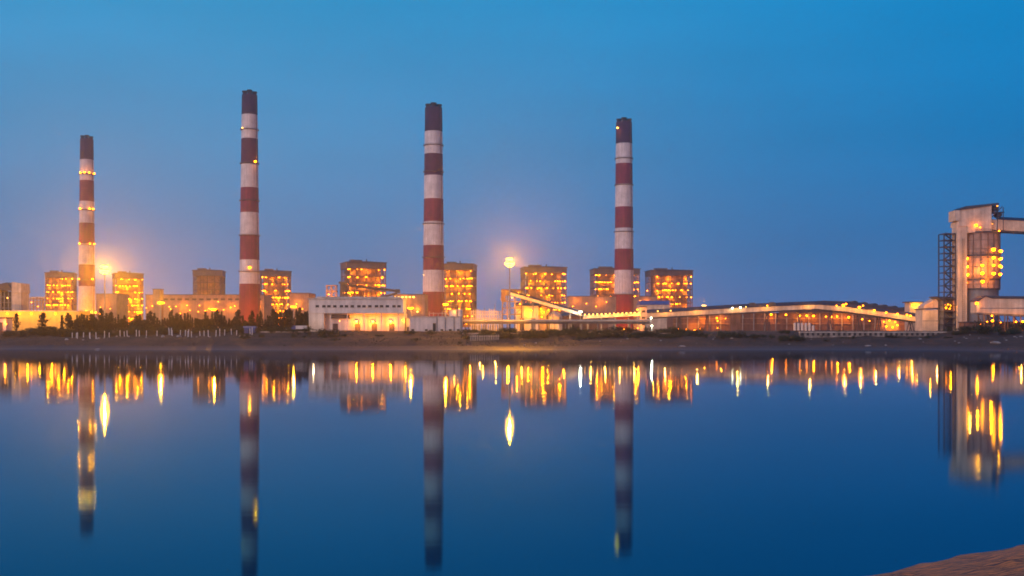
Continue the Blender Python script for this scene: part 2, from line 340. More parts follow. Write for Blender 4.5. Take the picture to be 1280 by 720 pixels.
# ------------------------------------------------------------------ chimneys
def chimney(px, d, xt, xb, ytop, bands, rings, lamps, label, foot):
    x = wx(px, d); cph = math.cos(math.atan2(x, d))
    rt = xt / 2 / F * d * cph; rb = xb / 2 / F * d * cph
    H = wz(ytop, d) - GZ
    t = thing('striped_chimney', label, 'chimney', (x, d, GZ), -math.atan2(x, d), 'striped power station chimneys')
    yb = 392.0; zb = wz(yb, d) - GZ
    def rad(z): return rt + (rb - rt) * (1 - z / H) * (1 if z > zb else 1.0)
    prof = [(rad(0) * 1.02, -1.0)]; mis = []
    for y0, m in reversed(bands):      # bands listed from the top: (lower edge row, material index)
        pass
    ed = [ytop] + [y for y, m in bands]
    rows = []
    for i, (y, m) in enumerate(bands): rows.append((wz(ed[i], d) - GZ, m))
    for z, m in reversed(rows): prof.append((rad(z), z)); mis.append(m)
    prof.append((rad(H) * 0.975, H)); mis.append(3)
    sh = MB().lathe(0, 0, prof, 40, True, mis).build('shaft', [M_WHITE, M_RED, M_DIMRED, M_CAP], t)
    for p in sh.data.polygons: p.use_smooth = len(p.vertices) == 4
    # flue tips
    for i, a in enumerate((0.0, math.pi, -math.pi / 2)):
        MB().lathe(rad(H) * 0.62 * math.cos(a), rad(H) * 0.62 * math.sin(a), [(rt * 0.27, -1.0), (rt * 0.27, 2.6 + i * 0.3), (rt * 0.36, 2.7 + i * 0.3), (rt * 0.36, 4.2 + i * 0.3)], 16).build('flue', M_FLUE, t, (0, 0, H))
    for y in rings:
        z = wz(y, d) - GZ; r = rad(z); b = MB()
        b.lathe(0, 0, [(r + 0.02, z - 0.7), (r + 1.5, z - 0.35), (r + 1.5, z), (r + 0.02, z)], 32, False)
        for k in range(24):
            a = 2 * math.pi * k / 24
            b.bar(((r + 1.4) * math.cos(a), (r + 1.4) * math.sin(a), z), ((r + 1.4) * math.cos(a), (r + 1.4) * math.sin(a), z + 1.2), 0.12)
        for zz in (0.6, 1.2): b.lathe(0, 0, [(r + 1.36, z + zz - 0.06), (r + 1.46, z + zz - 0.06), (r + 1.46, z + zz + 0.06), (r + 1.36, z + zz + 0.06), (r + 1.36, z + zz - 0.06)], 32, False)
        b.build('platform', M_STEEL, t)
    # climbing ladder
    b = MB(); a = -math.pi / 2 + 0.9
    for k in range(18):
        z0, z1 = H * k / 18, H * (k + 0.94) / 18
        b.bar(((rad(z0) + 0.4) * math.cos(a), (rad(z0) + 0.4) * math.sin(a), z0), ((rad(z1) + 0.4) * math.cos(a), (rad(z1) + 0.4) * math.sin(a), z1), 0.6, 0.5)
    b.build('ladder', M_STEEL, t)
    # ground floodlights round the foot
    for k, a in enumerate((-2.2, -1.57, -0.9)):
        fx, fy = (rb + 30) * math.cos(a), (rb + 30) * math.sin(a)
        lamp(t, (fx, fy, 1.2), 0.6); glow(t, (fx, fy, 2.5), foot)
    for lx, ly, r, m in lamps:
        z = wz(ly, d) - GZ; rr = rad(z) + 1.1
        u = max(-0.98, min(0.98, (lx - px) / F * d * cph / rr)); a = -math.acos(-u) if False else math.asin(u)
        lamp(t, (rr * math.sin(a), -rr * math.cos(a), z), r, m)
        if r > 1: glow(t, ((rr + 1.5) * math.sin(a), -(rr + 1.5) * math.cos(a), z + .3), 3500 * r)
    return t
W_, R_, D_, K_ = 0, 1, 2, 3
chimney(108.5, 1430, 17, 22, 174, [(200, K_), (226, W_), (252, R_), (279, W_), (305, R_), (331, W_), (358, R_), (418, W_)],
        [218, 262.7, 306, 350],
        [(100.5, 217, 1.25, E_SOD), (105.5, 216.6, 1.25, E_SOD), (111.5, 216.6, 1.25, E_SOD), (117.5, 217, 1.25, E_SOD), (100, 261.5, 1.25, E_SOD), (112, 261.5, 1.25, E_SOD), (116.5, 261.5, 1.25, E_SOD),
         (99.5, 305, 1.1, E_SOD), (112.5, 305, 1.1, E_SOD), (118, 305, 1.1, E_SOD), (98.5, 349, 1.0, E_SOD), (115.5, 349, 1.1, E_SOD)],
        'shortest striped chimney, leftmost, with rows of amber lamps on its ring platforms', 130000)
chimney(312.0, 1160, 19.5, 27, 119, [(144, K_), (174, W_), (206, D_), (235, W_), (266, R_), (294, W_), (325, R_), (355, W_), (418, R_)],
        [162.5, 204.5, 251, 294.5, 339.6],
        [(303, 161.5, 0.7, E_WARM), (319, 203, 1.3, E_SOD), (312, 335, 1.6, E_SOD)],
        'tallest red and white chimney, rising above the dark conifer row', 38000)
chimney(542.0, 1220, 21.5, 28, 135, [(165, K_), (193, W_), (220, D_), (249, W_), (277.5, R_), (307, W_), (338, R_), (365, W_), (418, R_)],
        [182, 215, 280, 322], [(529.5, 344, 0.5, E_WARM)],
        'red and white chimney rising behind the right end of the white pump house', 32000)
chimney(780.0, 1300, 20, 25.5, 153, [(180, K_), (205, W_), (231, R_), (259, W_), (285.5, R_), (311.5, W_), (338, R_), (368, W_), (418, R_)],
        [198.5, 231.5, 290, 368], [(772, 161, 1.2, E_WARM)],
        'rightmost striped chimney, standing in front of a lit boiler house', 48000)

# ------------------------------------------------------------------ boiler houses
def boiler(x0, x1, ytop, d, yaw, lamps, label, lit=1.0, dep=36.0, monitor=True, lm=None, core=None, lr=0.68):
    pc = (x0 + x1) / 2; x = wx(pc, d); ph = math.atan2(x, d); cph = math.cos(ph)
    tw = (x1 - x0) * d * cph / F
    # tw = W cos(yaw) + dep sin|yaw|
    dep_eff = dep if abs(yaw) > 0.01 else dep
    W = (tw - dep_eff * math.sin(abs(yaw))) / math.cos(yaw)
    H = wz(ytop, d) - GZ
    # middle of the silhouette sits on the axis px = pc
    off = dep / 2 * math.sin(yaw)
    t = thing('boiler_house', label, 'boiler house', (x, d, GZ), -ph + yaw, 'steel framed boiler houses')
    rx = -(-1 if yaw < 0 else 1) * 0
    cx = -dep * math.sin(abs(yaw)) / 2 * (1 if yaw < 0 else -1) * -1
    x_l, x_r = -W/2 , W/2
    sh = cx / math.cos(yaw)
    x_l += sh; x_r += sh
    nb = 4; nlv = 8; zc = H * 0.90
    fr = MB()
    cols = [x_l + (x_r - x_l) * i / nb for i in range(nb + 1)]; yy = [0, dep * .25, dep * 0.5, dep * .75, dep]
    zl = [zc * i / nlv for i in range(1, nlv + 1)]
    for cxx in cols:
        for y in (0, dep): fr.box(cxx - 0.55, cxx + 0.55, y - 0.5, y + 0.5, -0.5, zc)
    for y in yy[1:-1]:
        for cxx in (x_l, x_r): fr.box(cxx - 0.5, cxx + 0.5, y - 0.5, y + 0.5, -0.5, zc)
    for z in zl[:-1]:
        fr.box(x_l - 0.6, x_r + 0.6, -0.62, -0.1, z - 0.5, z + 0.45)
        for cxx in (x_l, x_r): fr.box(cxx - 0.62, cxx + 0.62, 0.5, dep - 0.5, z - 0.5, z + 0.45)
    for k in range(nlv):
        z0 = 0 if k == 0 else zl[k-1]; z1 = zl[k]
        for i in (0, nb - 1):
            a, c = (cols[i], cols[i+1]) if (k + i) % 2 else (cols[i+1], cols[i])
            fr.bar((a, 0.2, z0), (c, 0.2, z1), 0.45)
        for s_ in (x_l, x_r): fr.bar((s_, dep * .25, z0), (s_, dep * .5, z1), 0.45)
    fr.build('frame', M_STEEL, t)
    for k in range(nlv - 1):
        b = MB(); z = zl[k]
        b.box(x_l + 0.7, x_r - 0.7, 0.9, 5.8, z - 0.25, z + 0.02)
        for i in range(13):
            xx = x_l + 0.8 + (x_r - x_l - 1.6) * i / 12; b.box(xx - 0.06, xx + 0.06, 0.92, 1.04, z + 0.03, z + 1.15)
        b.box(x_l + 0.8, x_r - 0.8, 0.94, 1.02, z + 1.16, z + 1.28)
        if k % 2 == 0: b.bar((x_l + 1.5, 3.2, z + 0.1), (x_l + (x_r - x_l) * 0.22, 3.2, zl[k+1] - 0.3), 1.4, 0.3)
        else: b.bar((x_l + (x_r - x_l) * 0.22, 3.2, z + 0.1), (x_l + 1.5, 3.2, zl[k+1] - 0.3), 1.4, 0.3)
        b.build('floor', M_GREYST, t)
    # boiler casing with buckstays and ducts inside the frame
    b = MB(); m0, m1 = x_l + (x_r - x_l) * 0.10, x_r - (x_r - x_l) * 0.10
    b.box(m0, m1, 6.2, dep - 5, 4, zc - 0.3)
    for z in [4 + (zc - 5) * i / 14 for i in range(1, 14)]: b.box(m0 - 0.3, m1 + 0.3, 5.7, dep - 4.6, z - 0.3, z + 0.3)
    b.build('casing', core or M_CORE, t)
    b = MB()
    for i, fx in enumerate((0.3, 0.46, 0.62, 0.74)):
        xx = x_l + (x_r - x_l) * fx; b.tube((xx, 4.2, 2), (xx, 4.2, zc * (0.5 + 0.12 * (i % 3))), 0.9, 10); b.bar((xx, 4.2, zc * (0.5 + 0.12 * (i % 3))), (xx, 7.5, zc * (0.5 + 0.12 * (i % 3))), 1.8)
    b.build('duct', M_GREYST, t)
    b = MB(); b.box(x_l - 0.9, x_r + 0.9, -0.9, dep + 0.9, zc + 0.02, H - 1.6)
    b.build('upper_cladding', M_CLAD, t)
    b = MB(); b.prism([(x_l - 2.0, H - 1.55), (x_r + 2.0, H - 1.55), (x_r + 2.0, H - 0.7), ((x_l + x_r) / 2, H + 0.2), (x_l - 2.0, H - 0.7)], -2.2, dep + 2)
    b.build('roof', M_ROOF, t)
    if monitor:
        b = MB(); a, c = x_l + (x_r - x_l) * 0.12, x_l + (x_r - x_l) * 0.42
        b.box(a, c, 6, 16, H - 0.4, H + 1.9); b.box(a - .4, c + .4, 5.6, 16.4, H + 1.92, H + 2.3)
        xx = x_l + (x_r - x_l) * 0.55; b.lathe(xx, 10, [(0.8, H - 0.5), (0.8, H + 3.0), (1.2, H + 3.05), (0.2, H + 3.8)], 10)
        b.build('roof_vent', M_CLAD, t)
    if lit > 0:      # lights on the floors, between the open frame and the casing
        for lv in range(nlv):
            z = (zl[lv] if lv else zl[0]) - zc / nlv * .45
            for fx in (.12, .5, .88): glow(t, (x_l + (x_r - x_l) * (fx + R.uniform(-.08, .08)), 3.0, z), 5200 * lit * R.uniform(.25, 1.7), rad=.3)
        for fx in (.2, .8): glow(t, (x_l + (x_r - x_l) * fx, -9.0, H * .15), 9000 * lit)
        for _ in range(int(42 * min(lit, 1))):      # more fittings along the floors and columns
            lamps = lamps + [((R.choice(cols) - x_l) / (x_r - x_l) * .94 + .03 if R.random() < .5 else R.uniform(.04, .96), (R.choice(zl) - 1.6) / H)]
    for (u, v) in lamps:
        side = u < 0
        v = min(zl, key=lambda q: abs(q - 1.4 - H * v)) / H - 1.4 / H + R.uniform(-.004, .004)      # hung under the floors
        xx = x_l + (x_r - x_l) * abs(u)
        z = H * v
        if u < -0.999 or u == 0 and False: pass
        if 1.0 < u:         # visible flank: u-1 runs from front to back
            yd = (u - 1) * dep
            lamp(t, ((x_l if yaw > 0 else x_r) + (-0.9 if yaw > 0 else 0.9), yd, z), lr * R.uniform(0.85, 1.15), lm)
        else:
            lamp(t, (xx, R.choice((-0.9, 1.6, 3.4)) if 0.05 < u < 0.95 else -0.9, z), lr * R.uniform(0.8, 1.2), lm)
    return t
def rowl(v, us, j=0.012): return [(u + R.uniform(-j, j), v + R.uniform(-j, j)) for u in us]
def cl(u0, u1, v0, v1, n): return [(R.uniform(u0, u1), R.uniform(v0, v1)) for _ in range(n)]
lamps1 = rowl(.78, (.08, .3, .4, .5, .6, .72, .85)) + rowl(.68, (.06, .8, .9)) + rowl(.58, (.05, .45, .6, .82)) + rowl(.48, (.07, .3, .4, .55, .7, .8)) + rowl(.40, (.05, .12, .3, .42, .55, .66, .8)) + rowl(.30, (.1, .3, .5, .75)) + rowl(.2, (.12, .2, .45, .7, .8))
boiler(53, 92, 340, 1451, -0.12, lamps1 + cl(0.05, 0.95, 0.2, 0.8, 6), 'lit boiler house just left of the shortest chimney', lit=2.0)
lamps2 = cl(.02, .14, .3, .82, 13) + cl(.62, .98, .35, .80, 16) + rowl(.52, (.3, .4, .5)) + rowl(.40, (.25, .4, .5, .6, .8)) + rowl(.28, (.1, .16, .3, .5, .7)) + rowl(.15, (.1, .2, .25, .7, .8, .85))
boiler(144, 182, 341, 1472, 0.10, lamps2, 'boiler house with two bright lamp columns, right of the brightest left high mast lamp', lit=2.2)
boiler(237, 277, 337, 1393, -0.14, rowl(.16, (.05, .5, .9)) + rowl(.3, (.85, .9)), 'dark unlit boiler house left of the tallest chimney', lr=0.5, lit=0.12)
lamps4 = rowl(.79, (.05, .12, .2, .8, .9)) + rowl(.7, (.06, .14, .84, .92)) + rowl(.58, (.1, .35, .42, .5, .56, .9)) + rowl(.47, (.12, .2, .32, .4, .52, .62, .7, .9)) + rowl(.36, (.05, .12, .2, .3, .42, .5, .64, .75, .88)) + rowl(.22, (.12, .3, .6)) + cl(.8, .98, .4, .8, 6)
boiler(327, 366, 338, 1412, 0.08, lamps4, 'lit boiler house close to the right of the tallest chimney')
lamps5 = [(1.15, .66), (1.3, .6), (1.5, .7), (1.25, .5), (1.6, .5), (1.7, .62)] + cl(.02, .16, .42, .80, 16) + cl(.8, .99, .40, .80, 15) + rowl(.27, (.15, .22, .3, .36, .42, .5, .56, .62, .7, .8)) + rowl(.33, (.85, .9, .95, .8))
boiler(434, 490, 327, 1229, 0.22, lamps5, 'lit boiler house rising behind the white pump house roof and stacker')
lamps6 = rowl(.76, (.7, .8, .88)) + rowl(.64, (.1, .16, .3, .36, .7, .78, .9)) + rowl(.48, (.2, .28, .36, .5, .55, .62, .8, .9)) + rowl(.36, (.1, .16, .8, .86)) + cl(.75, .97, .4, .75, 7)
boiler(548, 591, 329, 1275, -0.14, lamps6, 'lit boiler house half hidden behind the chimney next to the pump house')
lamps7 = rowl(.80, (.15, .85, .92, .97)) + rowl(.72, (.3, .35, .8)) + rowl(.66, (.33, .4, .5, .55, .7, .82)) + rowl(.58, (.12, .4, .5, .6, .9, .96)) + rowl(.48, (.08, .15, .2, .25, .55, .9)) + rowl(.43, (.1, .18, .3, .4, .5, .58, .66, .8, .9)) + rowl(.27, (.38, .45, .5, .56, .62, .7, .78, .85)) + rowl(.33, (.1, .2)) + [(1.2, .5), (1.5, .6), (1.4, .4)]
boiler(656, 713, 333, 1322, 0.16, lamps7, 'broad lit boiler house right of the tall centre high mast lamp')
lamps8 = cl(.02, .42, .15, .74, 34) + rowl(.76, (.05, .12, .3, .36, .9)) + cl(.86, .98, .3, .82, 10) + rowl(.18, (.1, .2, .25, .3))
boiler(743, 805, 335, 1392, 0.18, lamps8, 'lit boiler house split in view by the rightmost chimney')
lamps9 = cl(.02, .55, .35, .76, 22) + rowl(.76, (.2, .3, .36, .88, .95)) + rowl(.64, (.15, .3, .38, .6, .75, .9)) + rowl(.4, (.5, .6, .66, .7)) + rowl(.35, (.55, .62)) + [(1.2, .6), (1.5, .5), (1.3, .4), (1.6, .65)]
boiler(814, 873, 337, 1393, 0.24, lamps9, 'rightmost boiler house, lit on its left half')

# ------------------------------------------------------------------ turbine halls and low plant buildings
def shed(name, x0, x1, ytop, d, dep, label, cat, wall, roofm=None, pitch=0.0, lamps=(), wins=(), doors=(), group=None, ybase=None, lr=0.5, lm=None, glows=()):
    cx = wx((x0 + x1) / 2, d); W = (x1 - x0) / F * d; H = wz(ytop, d) - GZ
    t = thing(name, label, cat, (cx, d, GZ), 0, group)
    rz = 0.6
    MB().box(-W/2, W/2, 0, dep, -0.6, H - rz).build('wall', wall, t)
    b = MB(); e = 0.5
    if pitch > 0: b.prismx([(-e, H - rz + 0.003), (dep + e, H - rz + 0.003), (dep + e, H - rz + 0.3), (dep / 2, H - rz + 0.3 + pitch), (-e, H - rz + 0.3)], -W/2 - e, W/2 + e)
    else: b.box(-W/2 - e, W/2 + e, -e, dep + e, H - rz + 0.003, H)
    b.build('roof', roofm or M_ROOF, t)
    for (a0, a1, b0, b1) in wins:      # photo columns and rows
        q = MB(); xa, xb_ = wx(a0, d) - cx, wx(a1, d) - cx; za, zb_ = wz(b1, d) - GZ, wz(b0, d) - GZ
        q.box(xa, xb_, -0.06, 0.02, za, zb_); q.box(xa - .1, xb_ + .1, -0.12, -0.0, za - 0.16, za - 0.01)
        q.build('window', M_SHADE, t)
    for (a0, a1, b0, b1) in doors:
        q = MB(); xa, xb_ = wx(a0, d) - cx, wx(a1, d) - cx; za, zb_ = max(0.02, wz(b1, d) - GZ), wz(b0, d) - GZ
        q.box(xa, xb_, -0.08, 0.02, za, zb_)
        q.box(xa - 0.15, xa - 0.01, -0.16, 0, za, zb_ + .15); q.box(xb_ + .01, xb_ + 0.15, -0.16, 0, za, zb_ + .15)
        q.build('door', M_STEEL, t)
    for (lx, ly) in lamps: lamp(t, (wx(lx, d) - cx, -0.9, wz(ly, d) - GZ), lr, lm)
    for (lx, ly, wt) in glows: glow(t, (wx(lx, d) - cx, -6.0 if wt > 7000 else -2.0, wz(ly, d) - GZ), wt)
    return t, cx, H, W
TG = 'long turbine halls between the boiler houses'
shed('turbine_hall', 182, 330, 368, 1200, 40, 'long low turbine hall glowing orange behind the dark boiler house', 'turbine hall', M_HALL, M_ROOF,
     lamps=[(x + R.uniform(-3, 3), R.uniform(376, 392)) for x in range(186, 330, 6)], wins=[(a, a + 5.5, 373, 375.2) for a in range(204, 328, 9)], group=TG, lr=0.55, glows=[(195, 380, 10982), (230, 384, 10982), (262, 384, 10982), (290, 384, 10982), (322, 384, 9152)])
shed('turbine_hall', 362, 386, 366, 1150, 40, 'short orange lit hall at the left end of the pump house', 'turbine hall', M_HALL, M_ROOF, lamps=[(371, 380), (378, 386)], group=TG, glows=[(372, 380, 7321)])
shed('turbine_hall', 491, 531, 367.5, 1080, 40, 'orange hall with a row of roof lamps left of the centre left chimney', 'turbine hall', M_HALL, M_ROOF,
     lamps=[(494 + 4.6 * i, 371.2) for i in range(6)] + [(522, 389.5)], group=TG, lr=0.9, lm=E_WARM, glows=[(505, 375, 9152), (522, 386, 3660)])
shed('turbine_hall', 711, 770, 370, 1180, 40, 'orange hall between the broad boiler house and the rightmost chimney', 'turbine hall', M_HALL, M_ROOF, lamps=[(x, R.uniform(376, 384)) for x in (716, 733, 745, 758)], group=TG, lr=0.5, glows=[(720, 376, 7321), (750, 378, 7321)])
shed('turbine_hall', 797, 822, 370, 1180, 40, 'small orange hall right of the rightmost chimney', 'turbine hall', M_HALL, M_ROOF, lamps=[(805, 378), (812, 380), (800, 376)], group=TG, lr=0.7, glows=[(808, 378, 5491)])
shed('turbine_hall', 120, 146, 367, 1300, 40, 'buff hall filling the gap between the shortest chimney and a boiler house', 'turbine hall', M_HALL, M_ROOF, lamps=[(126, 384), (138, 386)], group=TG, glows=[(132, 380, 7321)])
t, cx, H, W_b = shed('roof_plant_house', 191, 200, 361, 1150, 12, 'square orange plant tower rising above the turbine hall beside the lamp', 'plant tower', M_HALL)
shed('blue_roofed_shed', 801, 838, 380, 760, 24, 'low shed with dark blue roof right of the rightmost chimney base', 'shed', M_CREAM, M_BLUE, pitch=3.2, lamps=[(806, 389)])

# far left: coal bunker head house, small frame and yellow shed
d = 860
t = thing('bunker_house', 'pale gabled conveyor house with a dark open bay, at the far left', 'conveyor house', (wx(8, d), d, GZ))
X = lambda p: wx(p, d) - wx(8, d)
Z = lambda p: wz(p, d) - GZ
MB().prism([(X(-26), -0.5), (X(-3), -0.5), (X(-3), Z(362)), (X(-26), Z(362))], 0, 18).build('wall', M_CREAM, t)
MB().box(X(-3) + 0.02, X(14.5), 7, 18, -0.5, Z(364)).build('open_bay', M_SHADE, t)
b = MB()
for p in (0, 5, 10, 14): b.box(X(p) - .3, X(p) + .3, 0.4, 1.2, -.5, Z(365))
for y in (371, 378, 385): b.box(X(-3) + .1, X(14), .1, .39, Z(y) - .25, Z(y) + .25)
b.build('frame', M_GREYST, t)
MB().prism([(X(-26), Z(361.9)), (X(-3), Z(361.9)), (X(14.5), Z(363.8)), (X(14.5), Z(361)), (X(9), Z(353)), (X(-4), Z(356)), (X(-26), Z(352))], -0.8, 18.5).build('roof', M_ROOF, t)
MB().prism([(X(14.6), -.5), (X(26), -.5), (X(26), Z(366)), (X(14.6), Z(366))], 0.5, 15).build('stair_tower', M_CREAM, t)
MB().prism([(X(14.6), Z(365.9)), (X(27), Z(365.9)), (X(26), Z(354)), (X(14.6), Z(352.5))], -.2, 15.6).build('upper_wall', M_CREAM, t)
lamp(t, (X(5), 6.6, Z(372)), .7, E_WARM)
d = 820
t = thing('pipe_rack_frame', 'low reddish frame of pipes left of the leftmost boiler house', 'pipe rack', (wx(45, d), d, GZ))
b = MB(); X = lambda p: wx(p, d) - wx(45, d); Z = lambda p: wz(p, d) - GZ
for p in (37.5, 41.5, 46, 50, 53): 
    for y in (0, 6): b.box(X(p) - .35, X(p) + .35, y, y + .7, -.5, Z(370 + (p % 3)))
for y in (374, 380, 386): b.box(X(37), X(53.5), -.4, -.02, Z(y) - .4, Z(y) + .4)
b.build('frame', M_HALL, t)
b = MB()
for y in (372, 377, 383): b.tube((X(37), 3, Z(y)), (X(54), 3, Z(y)), .8, 10)
b.build('pipe', M_PIPE, t)
for p, y in ((40, 378), (48, 383)): lamp(t, (X(p), -.8, Z(y)), .4)

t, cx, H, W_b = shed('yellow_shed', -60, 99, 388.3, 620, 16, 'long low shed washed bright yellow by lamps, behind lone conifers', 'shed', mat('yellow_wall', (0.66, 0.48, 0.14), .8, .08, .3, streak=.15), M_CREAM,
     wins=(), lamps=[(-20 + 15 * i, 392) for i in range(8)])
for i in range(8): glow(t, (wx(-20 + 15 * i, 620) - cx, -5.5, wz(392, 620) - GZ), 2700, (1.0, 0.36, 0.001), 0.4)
t, cx, H, W_b = shed('gatehouse', -8, 7.5, 396.5, 480, 6, 'small pale gatehouse on the far left bank edge', 'gatehouse', M_PUMP, M_ROOF, lamps=[(9, 405)], doors=[(0, 3, 403, 414)], lr=.25, glows=[(9, 403, 1500)])
d = 640
t = thing('lamp_row_rack', 'low rack with a row of yellow lamps at the foot of the shortest chimney', 'pipe rack', (wx(112, d), d, GZ))
b = MB(); X = lambda p: wx(p, d) - wx(112, d); Z = lambda p: wz(p, d) - GZ
for p in range(98, 129, 5): b.box(X(p) - .2, X(p) + .2, 0, .4, -.5, Z(394))
b.box(X(97), X(129), -.1, .5, Z(394) + .01, Z(393)); b.build('frame', M_STEEL, t)
for p, y in ((99, 390), (104.5, 391), (108, 389), (111, 391.5), (115, 390), (120, 390.5), (126, 392)): lamp(t, (X(p), -.6, Z(y)), .55, E_SOD)
glow(t, (X(110), -3, Z(390)), 16000)

# ------------------------------------------------------------------ pump house on the bank
d = 480; c0 = wx(446, d)
X = lambda p: wx(p, d) - c0
Z = lambda p: wz(p, d) - GZ
t = thing('pump_house', 'white two storey pump house on the bank with three floodlit bays below', 'pump house', (c0, d, GZ))
MB().box(X(386), X(405), 0, 14, -1.2, Z(391) - .003).build('end_wall', M_PUMP, t)
MB().box(X(405) + .003, X(505), 2.6, 14, -1.2, Z(391.5) - .003).build('lower_wall', M_PUMP, t)
MB().box(X(386), X(504), 0, 14, Z(391), Z(374)).build('upper_wall', M_PUMP, t)
b = MB(); b.box(X(385), X(505), -.45, 14.4, Z(374) + .003, Z(372.6)); b.box(X(395), X(500), 2, 10, Z(372.6) + .003, Z(370.6)); b.build('roof', M_CREAM, t)
MB().box(X(385.6), X(505.6), -.35, -.003, Z(391.6), Z(389.9)).build('ledge', M_PUMP, t)
for i in range(15):
    p = 394.5 + 7.3 * i + (1.0 if i % 3 == 1 else 0)
    q = MB(); q.box(X(p), X(p + 4.2), -.05, .02, Z(383.8), Z(381.4)); q.box(X(p) - .08, X(p + 4.2) + .08, -.14, 0, Z(384.3), Z(383.8) - .01); q.build('window', M_SHADE, t)
b = MB()
for p in (413, 434, 455, 476.5, 498): b.box(X(p) - .22, X(p) + .22, .3, .75, -1.0, Z(391.6) - .01)
b.build('colonnade', M_PUMP, t)
MB().box(X(412), X(436), 1.7, 2.58, Z(398), Z(393.5)).build('duct', M_STEEL, t)
for p in (418, 446, 467, 489): 
    q = MB(); q.box(X(p) - 1.3, X(p) + 1.3, 2.5, 2.59, 0.02, Z(404.5)); q.build('door', M_STEEL, t)
for p in (445, 465.5, 488):
    q = MB(); q.box(X(p) - .5, X(p) + .5, 1.5, 2.0, Z(402.2) - .35, Z(402.2) + .45); q.bar((X(p), 2.0, Z(402.2)), (X(p), 2.58, Z(402.2)), .2)
    fl = q.build('floodlight', M_GREYST, t)
    g = MB(); g.box(X(p) - .42, X(p) + .42, 1.40, 1.49, Z(402.2) - .3, Z(402.2) + .4); g.build('lens', E_FLOOD, fl)
    glow(t, (X(p), 1.0, Z(402.6)), 3600, (1.0, .28, .002), .3)
lamp(t, (X(424), 1.3, Z(401)), .22); lamp(t, (X(503), 1.2, Z(400)), .35)
glow(t, (X(506.5), 1.2, Z(401)), 800, (1.0, .40, .012), .3)
glow(t, (X(395), -6.0, Z(403)), 500, (1.0, .6, .25), .3)

# annex to its right
c1 = wx(544, d); X = lambda p: wx(p, d) - c1
t = thing('pump_annex', 'low white annex with pilasters and small vents, right of the pump house', 'annex building', (c1, d + 1, GZ))
MB().box(X(512), X(577), 0, 9, -1.0, Z(396.6)).build('wall', M_PUMP, t)
MB().box(X(511.4), X(577.6), -.3, 9.3, Z(396.6) + .003, Z(395.4)).build('roof', M_CREAM, t)
b = MB()
for p in (546, 556.5, 567.5, 576): b.box(X(p) - .25, X(p) + .25, -.28, -.003, -.8, Z(396.7))
b.build('pilaster_row', M_GREYST, t)
MB().box(X(540.8), X(544.6), -.07, .02, 0, Z(404)).build('door', M_SHADE, t)
for p in (514, 531, 550.5, 561, 571): 
    q = MB(); q.box(X(p), X(p + 3.4), -.09, .02, .15, Z(411.8)); q.box(X(p) - .1, X(p + 3.4) + .1, -.16, 0, Z(411.8) + .01, Z(411.8) + .16); q.build('vent', M_SHADE, t)
b = MB(); b.box(X(561), X(570), 2, 6, Z(395.4) + .003, Z(388)); b.box(X(560.6), X(570.4), 1.7, 6.3, Z(388) + .003, Z(387)); b.build('roof_tank_house', M_PUMP, t)
b = MB()
for p in (536, 541, 547, 552, 557): b.tube((X(p), 3, Z(395.4)), (X(p), 3, Z(389 + (p % 4))), .18, 8)
b.tube((X(535), 3, Z(391.5)), (X(559), 3, Z(391.5)), .15, 8); b.build('roof_piping', M_PIPE, t)
t = tag(MB().lathe(0, 0, [(1.5, 0), (1.5, 2.9), (1.2, 3.3), (.3, 3.6)], 18).build('water_tank', M_PUMP, None, (wx(574, d), d + 5, wz(395.4, d) + .003)), 'round white water tank on the right end of the annex roof', 'water tank')
glow(t, (-2.5, -3.0, 2.2), 260, (1, .38, .03), .2)
# tall slender box beside the annex
t = thing('switch_cabin', 'narrow cream switch cabin in the gap between pump house and annex', 'cabin', (wx(509, d), d + 4, GZ))
MB().box(-.9, .9, 0, 4, -.5, 6.0).build('wall', M_PUMP, t); MB().box(-1.1, 1.1, -.2, 4.2, 6.003, 6.4).build('roof', M_CREAM, t)
MB().box(-.45, .45, -.07, .02, 0, 2.1).build('door', M_STEEL, t)

# coal stacker behind the pump house
d = 700; c0 = wx(450, d); X = lambda p: wx(p, d) - c0; Z = lambda p: wz(p, d) - GZ
t = thing('coal_stacker', 'dark coal stacker with sloping boom above the pump house roof', 'stacker', (c0, d, GZ))
b = MB()
for y in (0, 4):
    b.bar((X(426), y, Z(352)), (X(424.5), y, 0), .8); b.bar((X(431), y, Z(352)), (X(434), y, 0), .8); b.bar((X(428.5), y, Z(352)), (X(429), y, 0), .7)
b.box(X(423.6), X(434.5), -.8, 4.8, Z(354.5), Z(352)); b.build('mast', M_DARKST, t)
b = MB()
for y in (0, 3.6):
    b.bar((X(434), y, Z(355)), (X(499), y, Z(363)), .5); b.bar((X(434), y, Z(357.5)), (X(499), y, Z(365)), .5)
    for k in range(12):
        p0, p1 = 434 + 65 * k / 12, 434 + 65 * (k + 1) / 12
        b.bar((X(p0), y, Z(357.5 + 7.5 * k / 12)), (X(p1), y, Z(355 + 8 * (k + 1) / 12)), .3)
b.bar((X(434), 1.8, Z(356.6)), (X(499), 1.8, Z(364.4)), 2.8, 1.1); b.build('boom', M_DARKST, t)
MB().box(X(494), X(499.5), -.6, 4.2, Z(366.2), Z(361.5)).build('discharge_head', M_DARKST, t)
MB().bar((X(460), 1.8, Z(376)), (X(496), 1.8, Z(366.3)), 1.4, 1.4).build('strut', M_DARKST, t)
b = MB()
for p in (408, 414, 420): b.bar((X(p), 0, 0), (X(p), 0, Z(357)), .5); b.bar((X(p), 4, 0), (X(p), 4, Z(357)), .5)
for k, p in enumerate((408, 414)): b.bar((X(p), 0, Z(371)), (X(p + 6), 0, Z(358)), .4); b.bar((X(p + 6), 0, Z(371)), (X(p), 0, Z(358)), .4)
for y in (357, 364, 371): b.box(X(407.5), X(421), -.3, 4.3, Z(y) - .4, Z(y) + .4)
